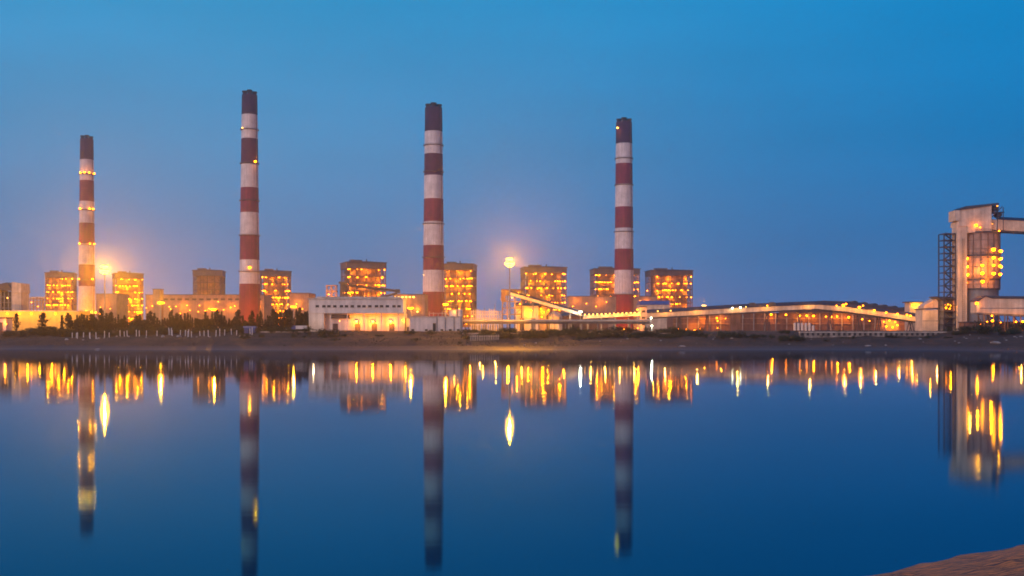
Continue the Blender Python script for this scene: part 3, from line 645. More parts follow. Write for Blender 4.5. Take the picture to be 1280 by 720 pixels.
b.build('counterweight_frame', M_HALL, t)
glow(t, (X(415), -6, Z(372)), 6000); lamp(t, (X(411), -.8, Z(368)), .4)

# ------------------------------------------------------------------ middle: switchyard, transfer tower, gallery, sheds
d = 640; c0 = wx(607, d); X = lambda p: wx(p, d) - c0; Z = lambda p: wz(p, d) - GZ
t = thing('switchyard_rack', 'pale switchyard rack of close standing posts, right of the annex', 'switchyard', (c0, d, GZ))
b = MB()
for i in range(14):
    p = 589 + 2.85 * i; b.box(X(p) - .22, X(p) + .22, 0, .45, -.5, Z(387 + R.uniform(-2, 2)))
    b.box(X(p) - .22, X(p) + .22, 5, 5.45, -.5, Z(388 + R.uniform(-2, 2)))
for y in (389.5, 393, 398): b.box(X(588), X(627.5), -.3, -.003, Z(y) - .2, Z(y) + .2)
b.build('frame', M_CREAM, t)
b = MB()
for i in range(9): b.lathe(X(591 + 4.2 * i), 2.6, [(.7, -.3), (.7, 3.4), (.3, 3.7), (.3, 4.6), (.45, 4.7), (.2, 5.2)], 10)
b.build('insulator_bank', M_WALL, t)
glow(t, (X(600), -6, Z(398)), 3500, (1, .38, .03)); glow(t, (X(620), -6, Z(398)), 3500, (1, .38, .03))
for i, (p, y) in enumerate(((605.5, 382), (618.5, 377))):
    b = MB(); dd = 760; h = wz(y, dd) - GZ
    for sx_ in (-1, 1):
        for sy_ in (-1, 1): b.bar((sx_ * .9, sy_ * .9, -.4), (sx_ * .2, sy_ * .2, h * .9), .2)
    for k in range(9):
        z0, z1 = h * .1 * k, h * .1 * (k + 1); r0, r1 = .9 - .078 * k, .9 - .078 * (k + 1)
        b.bar((-r0, -r0, z0), (r1, -r1, z1), .12); b.bar((r0, r0, z0), (-r1, r1, z1), .12)
    b.bar((0, 0, h * .88), (0, 0, h), .14)
    tag(b.build('lattice_mast', M_GREYST, None, (wx(p, dd), dd, GZ)), ('shorter' if i == 0 else 'taller') + ' thin lattice mast behind the switchyard posts', 'mast', 'lattice masts behind the switchyard')

d = 600; c0 = wx(641, d); X = lambda p: wx(p, d) - c0; Z = lambda p: wz(p, d) - GZ
t = thing('transfer_tower', 'open conveyor transfer tower behind the tall centre high mast pole', 'transfer tower', (c0, d, GZ))
b = MB()
for p in (628, 634, 643.5, 652):
    for y in (0, 6): b.box(X(p) - .35, X(p) + .35, y, y + .7, -.5, Z(362.5))
for y in (369, 377, 385, 393): b.box(X(627.5), X(652.6), -.35, -.003, Z(y) - .3, Z(y) + .3)
for k, y in enumerate((369, 377, 385)): b.bar((X(628), 0.1, Z(y)), (X(634), 0.1, Z(y + 8)), .3); b.bar((X(643.5), .1, Z(y + 8)), (X(652), .1, Z(y)), .3)
b.build('frame', M_STEEL, t)
MB().box(X(626.3), X(632), -.5, 7, Z(376), Z(361.5)).build('stair_enclosure', M_BROWN, t)
MB().box(X(632.05), X(652.5), .6, 6, Z(369), Z(363)).build('head_house', M_HALL, t)
b = MB(); b.box(X(632.1), X(653.2), -.8, 7.4, Z(363) + .003, Z(361.6)); b.build('roof', M_BROWN, t)
for p, y in ((648, 366), (640, 372), (650, 380)): lamp(t, (X(p), -.6, Z(y)), .35)
glow(t, (X(646), -4, Z(380)), 4500); glow(t, (X(634), -4, Z(392)), 2500)
# sloping gallery from the tower down to the right
p0, p1 = (638, 366.5), (727, 392.5)
t = thing('sloping_gallery', 'grey enclosed conveyor gallery sloping down right from the transfer tower', 'conveyor gallery', (wx(682, d - 4), d - 4, GZ))
c0 = wx(682, d - 4); X = lambda p: wx(p, d - 4) - c0
MB().prism([(X(p0[0]), Z(p0[1] + 2.6)), (X(p1[0]), Z(p1[1] + 2.6)), (X(p1[0]), Z(p1[1] - 1.2)), (X(p0[0]), Z(p0[1] - 1.2))], 0, 3.6).build('side_wall', M_CREAM, t)
b = MB()
def gable(b, pts, y0, y1, rise):      # gable roof that follows a polyline of (x,z)
    for (xa, za), (xb_, zb_) in zip(pts, pts[1:]):
        ym = (y0 + y1) / 2
        b.add([(xa, y0, za), (xa, y1, za), (xa, ym, za + rise), (xb_, y0, zb_), (xb_, y1, zb_), (xb_, ym, zb_ + rise)], [(0, 2, 5, 3), (1, 4, 5, 2), (0, 3, 4, 1), (0, 1, 2), (3, 5, 4)])
gable(b, [(X(p0[0] - .5), Z(p0[1] - 1.2) + .003), (X(p1[0] + .5), Z(p1[1] - 1.2) + .003)], -.5, 4.1, 1.1); b.build('roof', M_ROOF, t)
for f_ in (.32, .6, .84):
    p = p0[0] + (p1[0] - p0[0]) * f_; zt = Z(p0[1] + (p1[1] - p0[1]) * f_ + 2.6)
    q = MB(); q.bar((X(p) - 1, .5, -.4), (X(p), .5, zt), .4); q.bar((X(p) + 1, .5, -.4), (X(p), .5, zt), .4); q.bar((X(p) - 1, 3.1, -.4), (X(p), 3.1, zt), .4); q.bar((X(p) + 1, 3.1, -.4), (X(p), 3.1, zt), .4); q.build('trestle', M_GREYST, t)
shed('white_workshop', 645, 673, 381, 610, 14, 'white workshop with dark roof right of the transfer tower', 'workshop', M_PUMP, M_ROOF, pitch=2.0, lamps=[(664, 388)], doors=[(650, 655, 398, 413), (664, 669, 398, 413)], glows=[(660, 392, 2500)])
t, cx, H, W_b = shed('workshop_annex', 673.5, 683, 382, 611, 12, 'narrow orange lit annex on the right side of the white workshop', 'annex', M_HALL, M_ROOF, lamps=[(676, 386), (680, 390), (677, 396)], lr=.4, glows=[(678, 390, 4000)])
d = 612; r_ = 10 / F * d
t = thing('domed_tank', 'round pale storage tank with domed top below the sloping gallery', 'tank', (wx(693.5, d), d + 5, GZ))
MB().lathe(0, 0, [(r_, -.4), (r_, 8.2)], 28, True).build('tank_wall', M_CREAM, t); MB().lathe(0, 0, [(r_ + .2, 8.21), (r_ + .2, 8.5), (r_ * .75, 10.6), (r_ * .35, 11.8), (.4, 12.2)], 28).build('dome', M_CREAM, t)
glow(t, (-3, -r_ - 5, 5), 2500, (1, .38, .03)); lamp(t, (-4.2, -r_ - .2, 5), .3, E_WARM)
shed('long_store', 700, 760, 394, 640, 14, 'low dark store behind the lamp lit conveyor, left of the rightmost chimney', 'store', M_BROWN, M_ROOF, pitch=2)
# pale floodlight by the gallery foot
# low conveyor with a row of lamps
d = 605; c0 = wx(765, d); X = lambda p: wx(p, d) - c0; Z = lambda p: wz(p, d) - GZ
t = thing('lamp_conveyor', 'low cream conveyor edged with a row of small lamps, below the rightmost chimney', 'conveyor', (c0, d, GZ))
pts = [(729, 394.5), (762, 392.5), (801, 391)]
b = MB()
for (a, ya), (c, yc) in zip(pts, pts[1:]): b.prism([(X(a), Z(ya + 4)), (X(c), Z(yc + 4)), (X(c), Z(yc)), (X(a), Z(ya))], 0, 3.2)
b.build('side_wall', M_CREAM, t)
b = MB(); gable(b, [(X(a), Z(y) + .003) for a, y in pts], -.3, 3.5, .9); b.build('roof', M_ROOF, t)
for p in (735, 752, 769, 786, 799): q = MB(); q.box(X(p) - .3, X(p) + .3, .5, 2.6, -.5, Z(396.8)); q.build('trestle', M_GREYST, t)
for i in range(14): lamp(t, (X(731 + 5.2 * i), -.6, Z(393.2 - .2 * i)), .38, E_WARM)
for i in range(4): glow(t, (X(738 + 18 * i), -3, Z(392.5)), 2200, (1, .38, .03))
d = 603; c0 = wx(804.5, d); X = lambda p: wx(p, d) - c0; Z = lambda p: wz(p, d) - GZ
t = thing('conveyor_tower', 'cream junction tower where the low and the long conveyors meet', 'transfer tower', (c0, d, GZ))
MB().box(X(800.5), X(808.5), 0, 6, -.5, Z(384)).build('wall', M_CREAM, t); MB().box(X(800), X(809), -.4, 6.4, Z(384) + .003, Z(382.8)).build('roof', M_ROOF, t)
for y in (388, 396, 404): MB().box(X(802.5), X(806.5), -.06, .02, Z(y + 2.6), Z(y)).build('window', M_SHADE, t)
lamp(t, (X(796.5), -1.2, Z(387)), .45, E_SOD); lamp(t, (X(797), -1.2, Z(410)), .5, E_SODS); glow(t, (X(797), -3, Z(388)), 3000); glow(t, (X(797), -3, Z(407)), 2500)
# pipe bridge along the bank
d = 520; c0 = wx(700, d); X = lambda p: wx(p, d) - c0; Z = lambda p: wz(p, d) - GZ
t = thing('pipe_bridge', 'long straight pipe bridge on thin posts running above the bank', 'pipe bridge', (c0, d, GZ))
b = MB()
for y, r in ((1.0, .55), (2.6, .5), (4.0, .4)): b.tube((X(578), y, Z(400.9)), (X(812), y, Z(400.9)), r, 12)
b.build('pipe', M_PIPE, t)
b = MB(); b.box(X(577.5), X(812.5), .2, 4.8, Z(404.6), Z(402.6)); b.box(X(577.5), X(812.5), 0, .18, Z(404.9), Z(402.4)); b.build('deck', M_STEEL, t)
for i in range(12):
    p = 586 + 20.2 * i
    q = MB(); q.box(X(p) - .18, X(p) + .18, .5, .9, -.9, Z(404.9)); q.box(X(p) - .18, X(p) + .18, 4.0, 4.4, -.9, Z(404.9)); q.bar((X(p), .7, Z(413)), (X(p), 4.2, Z(406)), .2); q.build('post', M_GREYST, t)
for i in range(5): glow(t, (X(588 + 16 * i), -2.6, Z(398)), 1500, (1, .42, .01), .2); lamp(t, (X(588 + 16 * i), -1.4, Z(398.4)), .12, E_SODS)

# long conveyor gallery over the coal shed
d = 620; c0 = wx(980, d); X = lambda p: wx(p, d) - c0; Z = lambda p: wz(p, d) - GZ
t = thing('conveyor_gallery', 'long cream conveyor gallery bending over the coal shed with dark roof and lamps', 'conveyor gallery', (c0, d, GZ))
top = [(808, 391.5), (840, 389.8), (920, 384.8), (985, 382), (1022, 380.6), (1053, 382.8), (1090, 387.8), (1156, 397.3)]
bot = [(808, 397.2), (840, 395.4), (920, 391), (985, 387.6), (1022, 386), (1053, 389), (1090, 393.8), (1156, 403.3)]
b = MB()
for i in range(len(top) - 1): b.prism([(X(bot[i][0]), Z(bot[i][1])), (X(bot[i+1][0]), Z(bot[i+1][1])), (X(top[i+1][0]), Z(top[i+1][1])), (X(top[i][0]), Z(top[i][1]))], 0, 5.0)
b.build('side_wall', M_CREAM, t)
b = MB(); gable(b, [(X(p), Z(y) + .003) for p, y in top], -.5, 5.5, 2.2); b.build('roof', M_ROOF, t)
b = MB()
for i in range(len(top) - 1): b.bar((X(bot[i][0]), 2.5, Z(bot[i][1]) - .45), (X(bot[i+1][0]), 2.5, Z(bot[i+1][1]) - .45), 4.4, .8)
b.build('deck', M_DARKST, t)
q = MB(); q.box(X(914), X(926), .4, 4.6, -.8, Z(392.6)); q.box(X(913.4), X(926.6), .0, 5, Z(392.6) + .003, Z(391.9)); q.build('pier', M_BROWN, t)
for p, yb in ((850, 395.6), (885, 393.6), (960, 389.6), (1000, 387.8), (1040, 388.4), (1075, 392.6), (1100, 396), (1140, 401.6)):
    q = MB()
    for y in (.5, 4.5): q.bar((X(p) - 1.6, y, -.5), (X(p), y, Z(yb)), .4); q.bar((X(p) + 1.6, y, -.5), (X(p), y, Z(yb)), .4)
    q.bar((X(p) - .9, .5, Z(404)), (X(p) + .9, .5, Z(404)), .3); q.build('trestle', M_DARKST, t)
for p, y in ((941, 383.4), (966, 382.6)):
    q = MB(); q.prism([(X(p - 5), Z(y)), (X(p + 5), Z(y)), (X(p + 5), Z(y - 2)), (X(p + 2.5), Z(y - 5)), (X(p - 2.5), Z(y - 5)), (X(p - 5), Z(y - 2))], .6, 4.4); q.build('drive_cover', M_DARKST, t)
for p, y, m, r in ((915, 385, E_PALE, .5), (925, 384.3, E_PALE, .5), (932, 383.6, E_WARM, .3), (958.5, 382, E_SOD, .4), (1053.5, 381.5, E_SOD, .85), (1057, 379.8, E_SOD, .5), (1073.5, 384, E_SOD, .8), (1078, 382, E_SOD, .4), (1092, 388, E_SOD, .6), (1107, 390.6, E_SOD, .55), (1121, 392.3, E_SOD, .5), (1133, 393.4, E_SOD, .5), (1137, 394.6, E_SOD, .55), (822, 389, E_WARM, .35), (838, 388.3, E_WARM, .35), (1045, 382, E_SOD, .35)):
    lamp(t, (X(p), -1.0, Z(y)), r, m)
for p, y in ((830, 388), (870, 385.5), (920, 382), (958, 380), (1010, 378.5), (1053, 380.5), (1073, 383), (1092, 386.5), (1121, 391), (1137, 393)): glow(t, (X(p), -4.0, Z(y)), 3000, (1, .38, .03), .2)
# dark roofed storage hall just behind the gallery's falling end
d = 738
c0 = wx(1090, d); X = lambda p: wx(p, d) - c0; Z = lambda p: wz(p, d) - GZ
t = thing('storage_hall', 'storage hall with sloping dark blue roof behind the falling end of the gallery', 'storage hall', (c0, d, GZ))
MB().prism([(X(985), -.5), (X(1152), -.5), (X(1152), Z(391)), (X(1060), Z(379.5)), (X(1030), Z(378.5)), (X(985), Z(380.5))], 0, 26).build('wall', M_BROWN, t)
b = MB(); rp = [(985, 380.5), (1030, 378.5), (1060, 379.5), (1152, 391)]
for (a, ya), (c, yc) in zip(rp, rp[1:]): b.prism([(X(a), Z(ya) + .003), (X(c), Z(yc) + .003), (X(c), Z(yc - 2.6)), (X(a), Z(ya - 2.6))], -.6, 26.6)
b.build('roof', M_ROOF, t)
for i in range(7):
    p = 1066 + 12.5 * i; y = 377.5 + 11.5 * (p - 1060) / 92
    q = MB(); q.prism([(X(p), Z(y + .6)), (X(p + 7), Z(y + 1.4)), (X(p + 7), Z(y - 1.2)), (X(p + 3.5), Z(y - 2.4)), (X(p), Z(y - 1.4))], 1, 20); q.build('roof_monitor', M_DARKST, t)
# coal shed under the gallery
d = 700; c0 = wx(1000, d); X = lambda p: wx(p, d) - c0; Z = lambda p: wz(p, d) - GZ
t = thing('coal_shed', 'long brown coal shed under the gallery with a row of amber lamps', 'coal shed', (c0, d, GZ))
MB().box(X(842), X(1150), 2, 30, -.5, Z(391.8)).build('wall', M_BROWN, t)
MB().box(X(841), X(1151), .9, 30.5, Z(391.8) + .003, Z(390.8)).build('roof', M_ROOF, t)
for y in (397.5, 404.5): 
    q = MB(); q.box(X(842), X(1150), 1.2, 1.98, Z(y + .7), Z(y)); q.build('walkway', M_HALL, t)
for i in range(22):
    p = 846 + 13.8 * i; q = MB(); q.box(X(p) - .35, X(p) + .35, .9, 1.18, -.5, Z(391.9)); q.build('column', M_GREYST, t)
MB().box(X(1102), X(1125), 1.7, 1.99, 0, Z(399.5)).build('lit_bay', M_HALL, t)
for p, y, r in ((964, 393, .75), (982.5, 393.3, .6), (1000, 394.3, .75), (1008.5, 394.5, .6), (1017, 394.7, .65), (1032.5, 395.6, .45), (1039.5, 395.7, .6), (1046.5, 395.5, .5), (1061, 396.5, .7), (1078, 399, .45), (1087, 401, .4), (896, 397.6, .5), (897, 401, .4), (868.5, 413, .8), (858, 411.8, .35), (848, 411, .4), (875, 411, .3), (897, 410, .3), (907, 398, .3), (1105, 402, .45), (1112, 400.5, .5), (1119, 402.5, .5), (1108, 408, .55), (1116, 409, .6), (1122, 406.5, .5)):
    lamp(t, (X(p), .2, Z(y)), r, E_SOD)
for p, y, wt in ((880, 400, 6000), (868, 409, 3500), (900, 399, 5000), (964, 395, 4000), (1000, 396, 5000), (1016, 396, 5000), (1046, 397, 5000), (1061, 398, 4000), (1112, 404, 6000), (1119, 408, 5000)): glow(t, (X(p), -2.5, Z(y)), wt, SODIUM, .2)
for i in range(6):
    p = 993.5 + 4.6 * i; h = 4.6 if i < 5 else 3.2; dd = 560
    b = MB().lathe(0, 0, [(.75, 0), (.75, h - .5), (.55, h - .1), (.15, h)], 14)
    o = thing('white_tank', 'upright white tank in the row standing before the coal shed', 'tank', (wx(p, dd), dd, GZ), 0, 'white tanks before the coal shed')
    b.build('tank_shell', M_PUMP, o)
    if i == 5: o['label'] = 'shortest upright white tank, right end of the row before the coal shed'
# yellow lit hopper box
d = 640; c0 = wx(1144, d); X = lambda p: wx(p, d) - c0; Z = lambda p: wz(p, d) - GZ
t = thing('lit_cabin', 'glowing yellow lit cabin on the storage hall end, left of the cream transfer house', 'cabin', (c0, d, GZ))
MB().box(X(1137), X(1153), 0, 8, -.5, Z(378.4)).build('wall', M_CREAM, t); MB().box(X(1134), X(1154), -1.2, 8.4, Z(378.4) + .003, Z(377)).build('roof', M_ROOF, t)
for p in (1140, 1144, 1148, 1151): lamp(t, (X(p), -.6, Z(381.5)), .5, E_SOD)
glow(t, (X(1145), -3.0, Z(382)), 3500, (1, .42, .008), .3)

# ------------------------------------------------------------------ right: cream transfer house, stair cabin, silo tower
d = 570; c0 = wx(1165, d); X = lambda p: wx(p, d) - c0; Z = lambda p: wz(p, d) - GZ
t = thing('transfer_house', 'cream transfer house at the foot of the lattice stair tower', 'transfer house', (c0, d, GZ))
MB().prism([(X(1153), -.5), (X(1178), -.5), (X(1178), Z(387.3)), (X(1153), Z(387.3))], 0, 10).build('lower_wall', M_CREAM, t)
MB().prism([(X(1152), Z(387.3) + .003), (X(1178.6), Z(386) + .003), (X(1178.6), Z(384.5)), (X(1152), Z(385.6))], -.5, 10.4).build('ledge', M_ROOF, t)
MB().prism([(X(1155), Z(385.4)), (X(1178), Z(384.4)), (X(1178), Z(371)), (X(1171), Z(373.5)), (X(1155), Z(382))], .4, 9).build('upper_wall', M_CREAM, t)
MB().box(X(1153) - .06, X(1178) - .5, -.12, -.003, Z(401.6), Z(400.6)).build('band', M_GREYST, t)
glow(t, (X(1163), -9, Z(392)), 3000, (1, .38, .03)); glow(t, (X(1160), -3, Z(376)), 1500)
d = 566; c0 = wx(1187, d); X = lambda p: wx(p, d) - c0; Z = lambda p: wz(p, d) - GZ
t = thing('stair_cabin', 'dark cabin with flared roof and amber lamps left of the white column', 'cabin', (c0, d, GZ))
MB().box(X(1178.4), X(1195), 0, 8, -.5, Z(376)).build('wall', M_SILOST, t)
MB().prism([(X(1177), Z(376) + .003), (X(1195.5), Z(376) + .003), (X(1196), Z(371.5)), (X(1168.5), Z(370.5)), (X(1172), Z(372.5))], -1.2, 9).build('roof', M_ROOF, t)
for p, y in ((1180.5, 381), (1184.5, 380.8), (1188, 381), (1192, 380.7), (1182, 384.5), (1186.5, 385.5)): lamp(t, (X(p), -.6, Z(y)), .42, E_SOD)
for y in (390, 398): MB().box(X(1180), X(1194), -.07, .02, Z(y + 2), Z(y)).build('window', M_SHADE, t)
glow(t, (X(1186), -2.5, Z(382)), 3000)

d = 560; c0 = wx(1220, d); X = lambda p: wx(p, d) - c0; Z = lambda p: wz(p, d) - GZ
t = thing('silo_tower', 'tall silo tower with white column, lattice stairs and head house on the right', 'silo tower', (c0, d, GZ))
# lattice stair tower
b = MB(); xa, xb_ = X(1182), X(1196.5); zb_, zt = 0, Z(291.5)
for x_ in (xa, xb_):
    for y in (2, 9): b.box(x_ - .28, x_ + .28, y - .28, y + .28, -.5, zt)
nl = 15
for k in range(nl + 1):
    z = zt * k / nl
    for y in (2, 9): b.box(xa, xb_, y - .2, y + .2, z - .2, z + .2)
    for x_ in (xa, xb_): b.box(x_ - .2, x_ + .2, 2.2, 8.8, z - .2, z + .2)
b.build('stair_frame', M_DARKST, t)
for k in range(nl):
    z0, z1 = zt * k / nl, zt * (k + 1) / nl; q = MB()
    a, c = (xa + 1, xb_ - 1) if k % 2 else (xb_ - 1, xa + 1)
    q.bar((a, 4, z0 + .1), (c, 4, z1), 1.6, .35); q.bar((a, 3.1, z0 + 1.1), (c, 3.1, z1 + 1), .1)
    q.bar((xa, 2, z0), (xb_, 2, z1), .18) if k % 2 == 0 else q.bar((xb_, 2, z0), (xa, 2, z1), .18)
    q.box(xa + .3, xb_ - .3, 3, 8.6, z1 - .12, z1 + .06); q.build('stair_flight', M_DARKST, t)
# white column
b = MB()
for k in range(44): b.box(X(1203), X(1203) + .9, -.28, -.2, Z(410) + 1.15 * k, Z(410) + 1.15 * k + .12)
for xx in (X(1203) - .06, X(1203) + .9): b.box(xx, xx + .06, -.3, -.18, 0, Z(410) + 50.5)
b.build('ladder', M_STEEL, t)
b = MB()
for y in (300, 316, 332, 348, 364, 380, 396): b.box(X(1196.8) - .12, X(1208.8) + .12, -.12, 7.1, Z(y) - .12, Z(y) + .12)
b.build('column_band', M_PIPE, t)
MB().box(X(1196.8), X(1208.8), 0, 7, -.5, Z(283)).build('column', M_CREAM, t)
# silo
rs = (1256.5 - 1209.5) / 2 / F * d; cs = X(1233); cy = 9.0
def ring(b, r, z0, z1): b.lathe(cs, cy, [(r - .3, z0), (r, z0), (r, z1), (r - .3, z1), (r - .3, z0)], 40, False)
MB().lathe(cs, cy, [(rs, Z(361)), (rs, Z(290.5))], 48, True).build('silo_shell', M_SILO, t, smooth=False)
MB().lathe(cs, cy, [(rs * .97, -.5), (rs * .97, Z(361.2))], 40, True).build('silo_skirt', M_SILOST, t)
for y in (290, 319, 349, 361):
    b = MB(); ring(b, rs + (.9 if y in (290,) else .5), Z(y) - .5, Z(y) + .4); b.build('ring_platform', M_DARKST, t)
b = MB()
for z in [Z(355 - 11 * i) for i in range(6)]: ring(b, rs + .12, z - .1, z + .1)
for k in range(9):
    a = math.pi + math.pi * (k + .5) / 9; b.bar((cs + (rs + .35) * math.cos(a), cy + (rs + .35) * math.sin(a), Z(360)), (cs + (rs + .35) * math.cos(a), cy + (rs + .35) * math.sin(a), Z(292)), .3)
b.build('silo_rib', M_STEEL, t)
for px_, py_, r in ((1211.3, 322.5, 1.0), (1211.6, 332.8, .9), (1211.8, 342.7, 1.05), (1211, 353, .7), (1225.8, 331.8, .85), (1225.8, 341.6, 1.0), (1226.2, 352, .95), (1240, 312, 1.1), (1240, 322.2, .9), (1240, 331.8, .8), (1240, 342, 1.0), (1252, 313.3, .8), (1255.3, 313.4, .9), (1251, 323.8, .7), (1255.2, 322.5, .8), (1251, 332.2, .9), (1255.8, 332.8, .85), (1252, 342.6, .9)):
    u = max(-.985, min(.985, (X(px_) - cs) / (rs + .8))); a = math.asin(u)
    lamp(t, (cs + (rs + .8) * math.sin(a), cy - (rs + .8) * math.cos(a), Z(py_)), r * .95, E_SOD)
for px_, py_ in ((1218, 338), (1233, 330), (1246, 325), (1233, 348)):
    u = (X(px_) - cs) / (rs + 4); a = math.asin(u); glow(t, (cs + (rs + 4) * math.sin(a), cy - (rs + 4) * math.cos(a), Z(py_)), 4200, SODIUM, .3)
for z0 in (Z(290) + .4, Z(319) + .4, Z(349) + .4):
    q = MB(); r_ = rs + .75
    for k in range(30): a = 2 * math.pi * k / 30; q.bar((cs + r_ * math.cos(a), cy + r_ * math.sin(a), z0), (cs + r_ * math.cos(a), cy + r_ * math.sin(a), z0 + 1.2), .09)
    for zz in (.6, 1.2): q.lathe(cs, cy, [(r_ - .05, z0 + zz - .05), (r_ + .05, z0 + zz - .05), (r_ + .05, z0 + zz + .05), (r_ - .05, z0 + zz + .05), (r_ - .05, z0 + zz - .05)], 30, False)
    q.build('handrail', M_DARKST, t)
# head house on top
MB().box(X(1193.5), X(1200), -.6, 8, Z(276), Z(263)).build('head_annex', M_CREAM, t)
MB().prism([(X(1196.9), Z(283) + .003), (X(1209), Z(283) + .003), (X(1209), Z(291)), (X(1239), Z(289)), (X(1239), Z(257)), (X(1200.05), Z(262.5)), (X(1200.05), Z(276)), (X(1196.9), Z(277))], -.4, 9).build('head_house', M_CREAM, t)
MB().prism([(X(1198.5), Z(262.7) + .05), (X(1239.5), Z(256.8) + .05), (X(1248), Z(255.6)), (X(1247), Z(253.8)), (X(1206), Z(258)), (X(1199), Z(261.3))], -1.2, 10).build('head_roof', M_ROOF, t)
b = MB()
for y in (0, 7.5): b.bar((X(1247), y, Z(254.5)), (X(1247), y, Z(289)), .4); b.bar((X(1239), y, Z(272)), (X(1253), y, Z(258)), .35); b.bar((X(1254), y, Z(259)), (X(1254), y, Z(290)), .35)
b.box(X(1239) + .05, X(1256), .3, 7.2, Z(265.7), Z(264.6)); b.tube((X(1246), 1, Z(260)), (X(1246), 6, Z(260)), 1.6, 14); b.tube((X(1251), 1, Z(268)), (X(1251), 6, Z(268)), 1.3, 14)
b.build('drive_machinery', M_DARKST, t)
lamp(t, (X(1219), -1.3, Z(281.6)), .8, E_SOD); lamp(t, (X(1224), -1.3, Z(284.5)), .35, E_SOD); lamp(t, (X(1246), -.6, Z(257.6)), .4, E_SODS); lamp(t, (X(1248), -1, Z(288.7)), .4, E_SOD); lamp(t, (X(1239.5), -1, Z(280)), .3, E_SODS)
glow(t, (X(1219), -4, Z(281)), 900, SODIUM, .3); glow(t, (X(1245), -3, Z(287)), 700); glow(t, (X(1202), -10, Z(330)), 2600, (1, .38, .03), .3); glow(t, (X(1202), -12, Z(375)), 3000, (1, .38, .03), .3)
# upper gallery leaving to the right
d = 562; c0 = wx(1270, d); X = lambda p: wx(p, d) - c0
t = thing('upper_gallery', 'cream conveyor gallery running right from the silo tower head at the frame edge', 'conveyor gallery', (c0, d, GZ))
MB().prism([(X(1239.3), Z(287)), (X(1420), Z(297)), (X(1420), Z(283)), (X(1239.3), Z(274))], 0, 6).build('side_wall', M_CREAM, t)
b = MB(); gable(b, [(X(1252), Z(274.7) + .003), (X(1420), Z(283) + .003)], -.5, 6.5, 2.0); b.build('roof', M_ROOF, t)
MB().prism([(X(1239.3), Z(289.3)), (X(1420), Z(299.3)), (X(1420), Z(297) - .003), (X(1239.3), Z(287) - .003)], .5, 5.5).build('deck', M_DARKST, t)
q = MB()
for y in (.6, 5.4): q.bar((X(1345), y, -.5), (X(1352), y, Z(295)), .7); q.bar((X(1359), y, -.5), (X(1352), y, Z(295)), .7)
q.build('trestle', M_DARKST, t); glow(t, (X(1275), -9, Z(300)), 1500, (1, .38, .03))
# low gallery in front of the silo
d = 520; c0 = wx(1262, d); X = lambda p: wx(p, d) - c0; Z = lambda p: wz(p, d) - GZ
t = thing('low_gallery', 'low cream gallery with pitched end running right from the silo base', 'conveyor gallery', (c0, d, GZ))
MB().prism([(X(1222), Z(390.5)), (X(1330), Z(396)), (X(1330), Z(374)), (X(1240), Z(373.2)), (X(1232), Z(370.6)), (X(1222), Z(377))], 0, 8).build('side_wall', M_CREAM, t)
MB().prism([(X(1221.3), Z(376.9)), (X(1232), Z(370.5)), (X(1240), Z(373.1)), (X(1330), Z(373.9)), (X(1330), Z(370.8)), (X(1238), Z(370)), (X(1232), Z(369.3)), (X(1221.3), Z(375.7))], -.5, 8.5).build('roof', M_ROOF, t)
MB().prism([(X(1222), Z(392.5)), (X(1330), Z(398)), (X(1330), Z(396) - .003), (X(1222), Z(390.5) - .003)], .4, 7.6).build('deck', M_SILOST, t)
MB().box(X(1224), X(1330), -.09, -.003, Z(386), Z(384.8)).build('band', M_GREYST, t)
for p in (1231, 1243, 1257, 1268, 1277, 1290, 1310):
    q = MB(); q.box(X(p) - .25, X(p) + .25, .6, 1.1, -.5, Z(393)); q.box(X(p) - .25, X(p) + .25, 6.9, 7.4, -.5, Z(393)); q.bar((X(p), .8, Z(409)), (X(p), 7, Z(396)), .25); q.build('leg', M_STEEL, t)
for p, y, r in ((1220, 379, 1.0), (1239.5, 401, .75), (1239, 394.5, .5), (1233, 402, .35), (1269, 402, .5), (1277.5, 401.8, .7), (1250, 403, .3)): lamp(t, (X(p), -.8, Z(y)), r * .8, E_SOD)
glow(t, (X(1219.5), -2, Z(380)), 1500); glow(t, (X(1240), -1.5, Z(400)), 2200); glow(t, (X(1272), -1.5, Z(402)), 1800); glow(t, (X(1262), -12, Z(398)), 2600, (1, .38, .03))
shed('base_building', 1205, 1290, 402, 545, 6, 'dark low machine room below the low gallery at the silo foot', 'machine room', M_BROWN, M_ROOF, doors=[(1213, 1217, 405, 414)], lamps=[(1225, 405)], lr=.3)

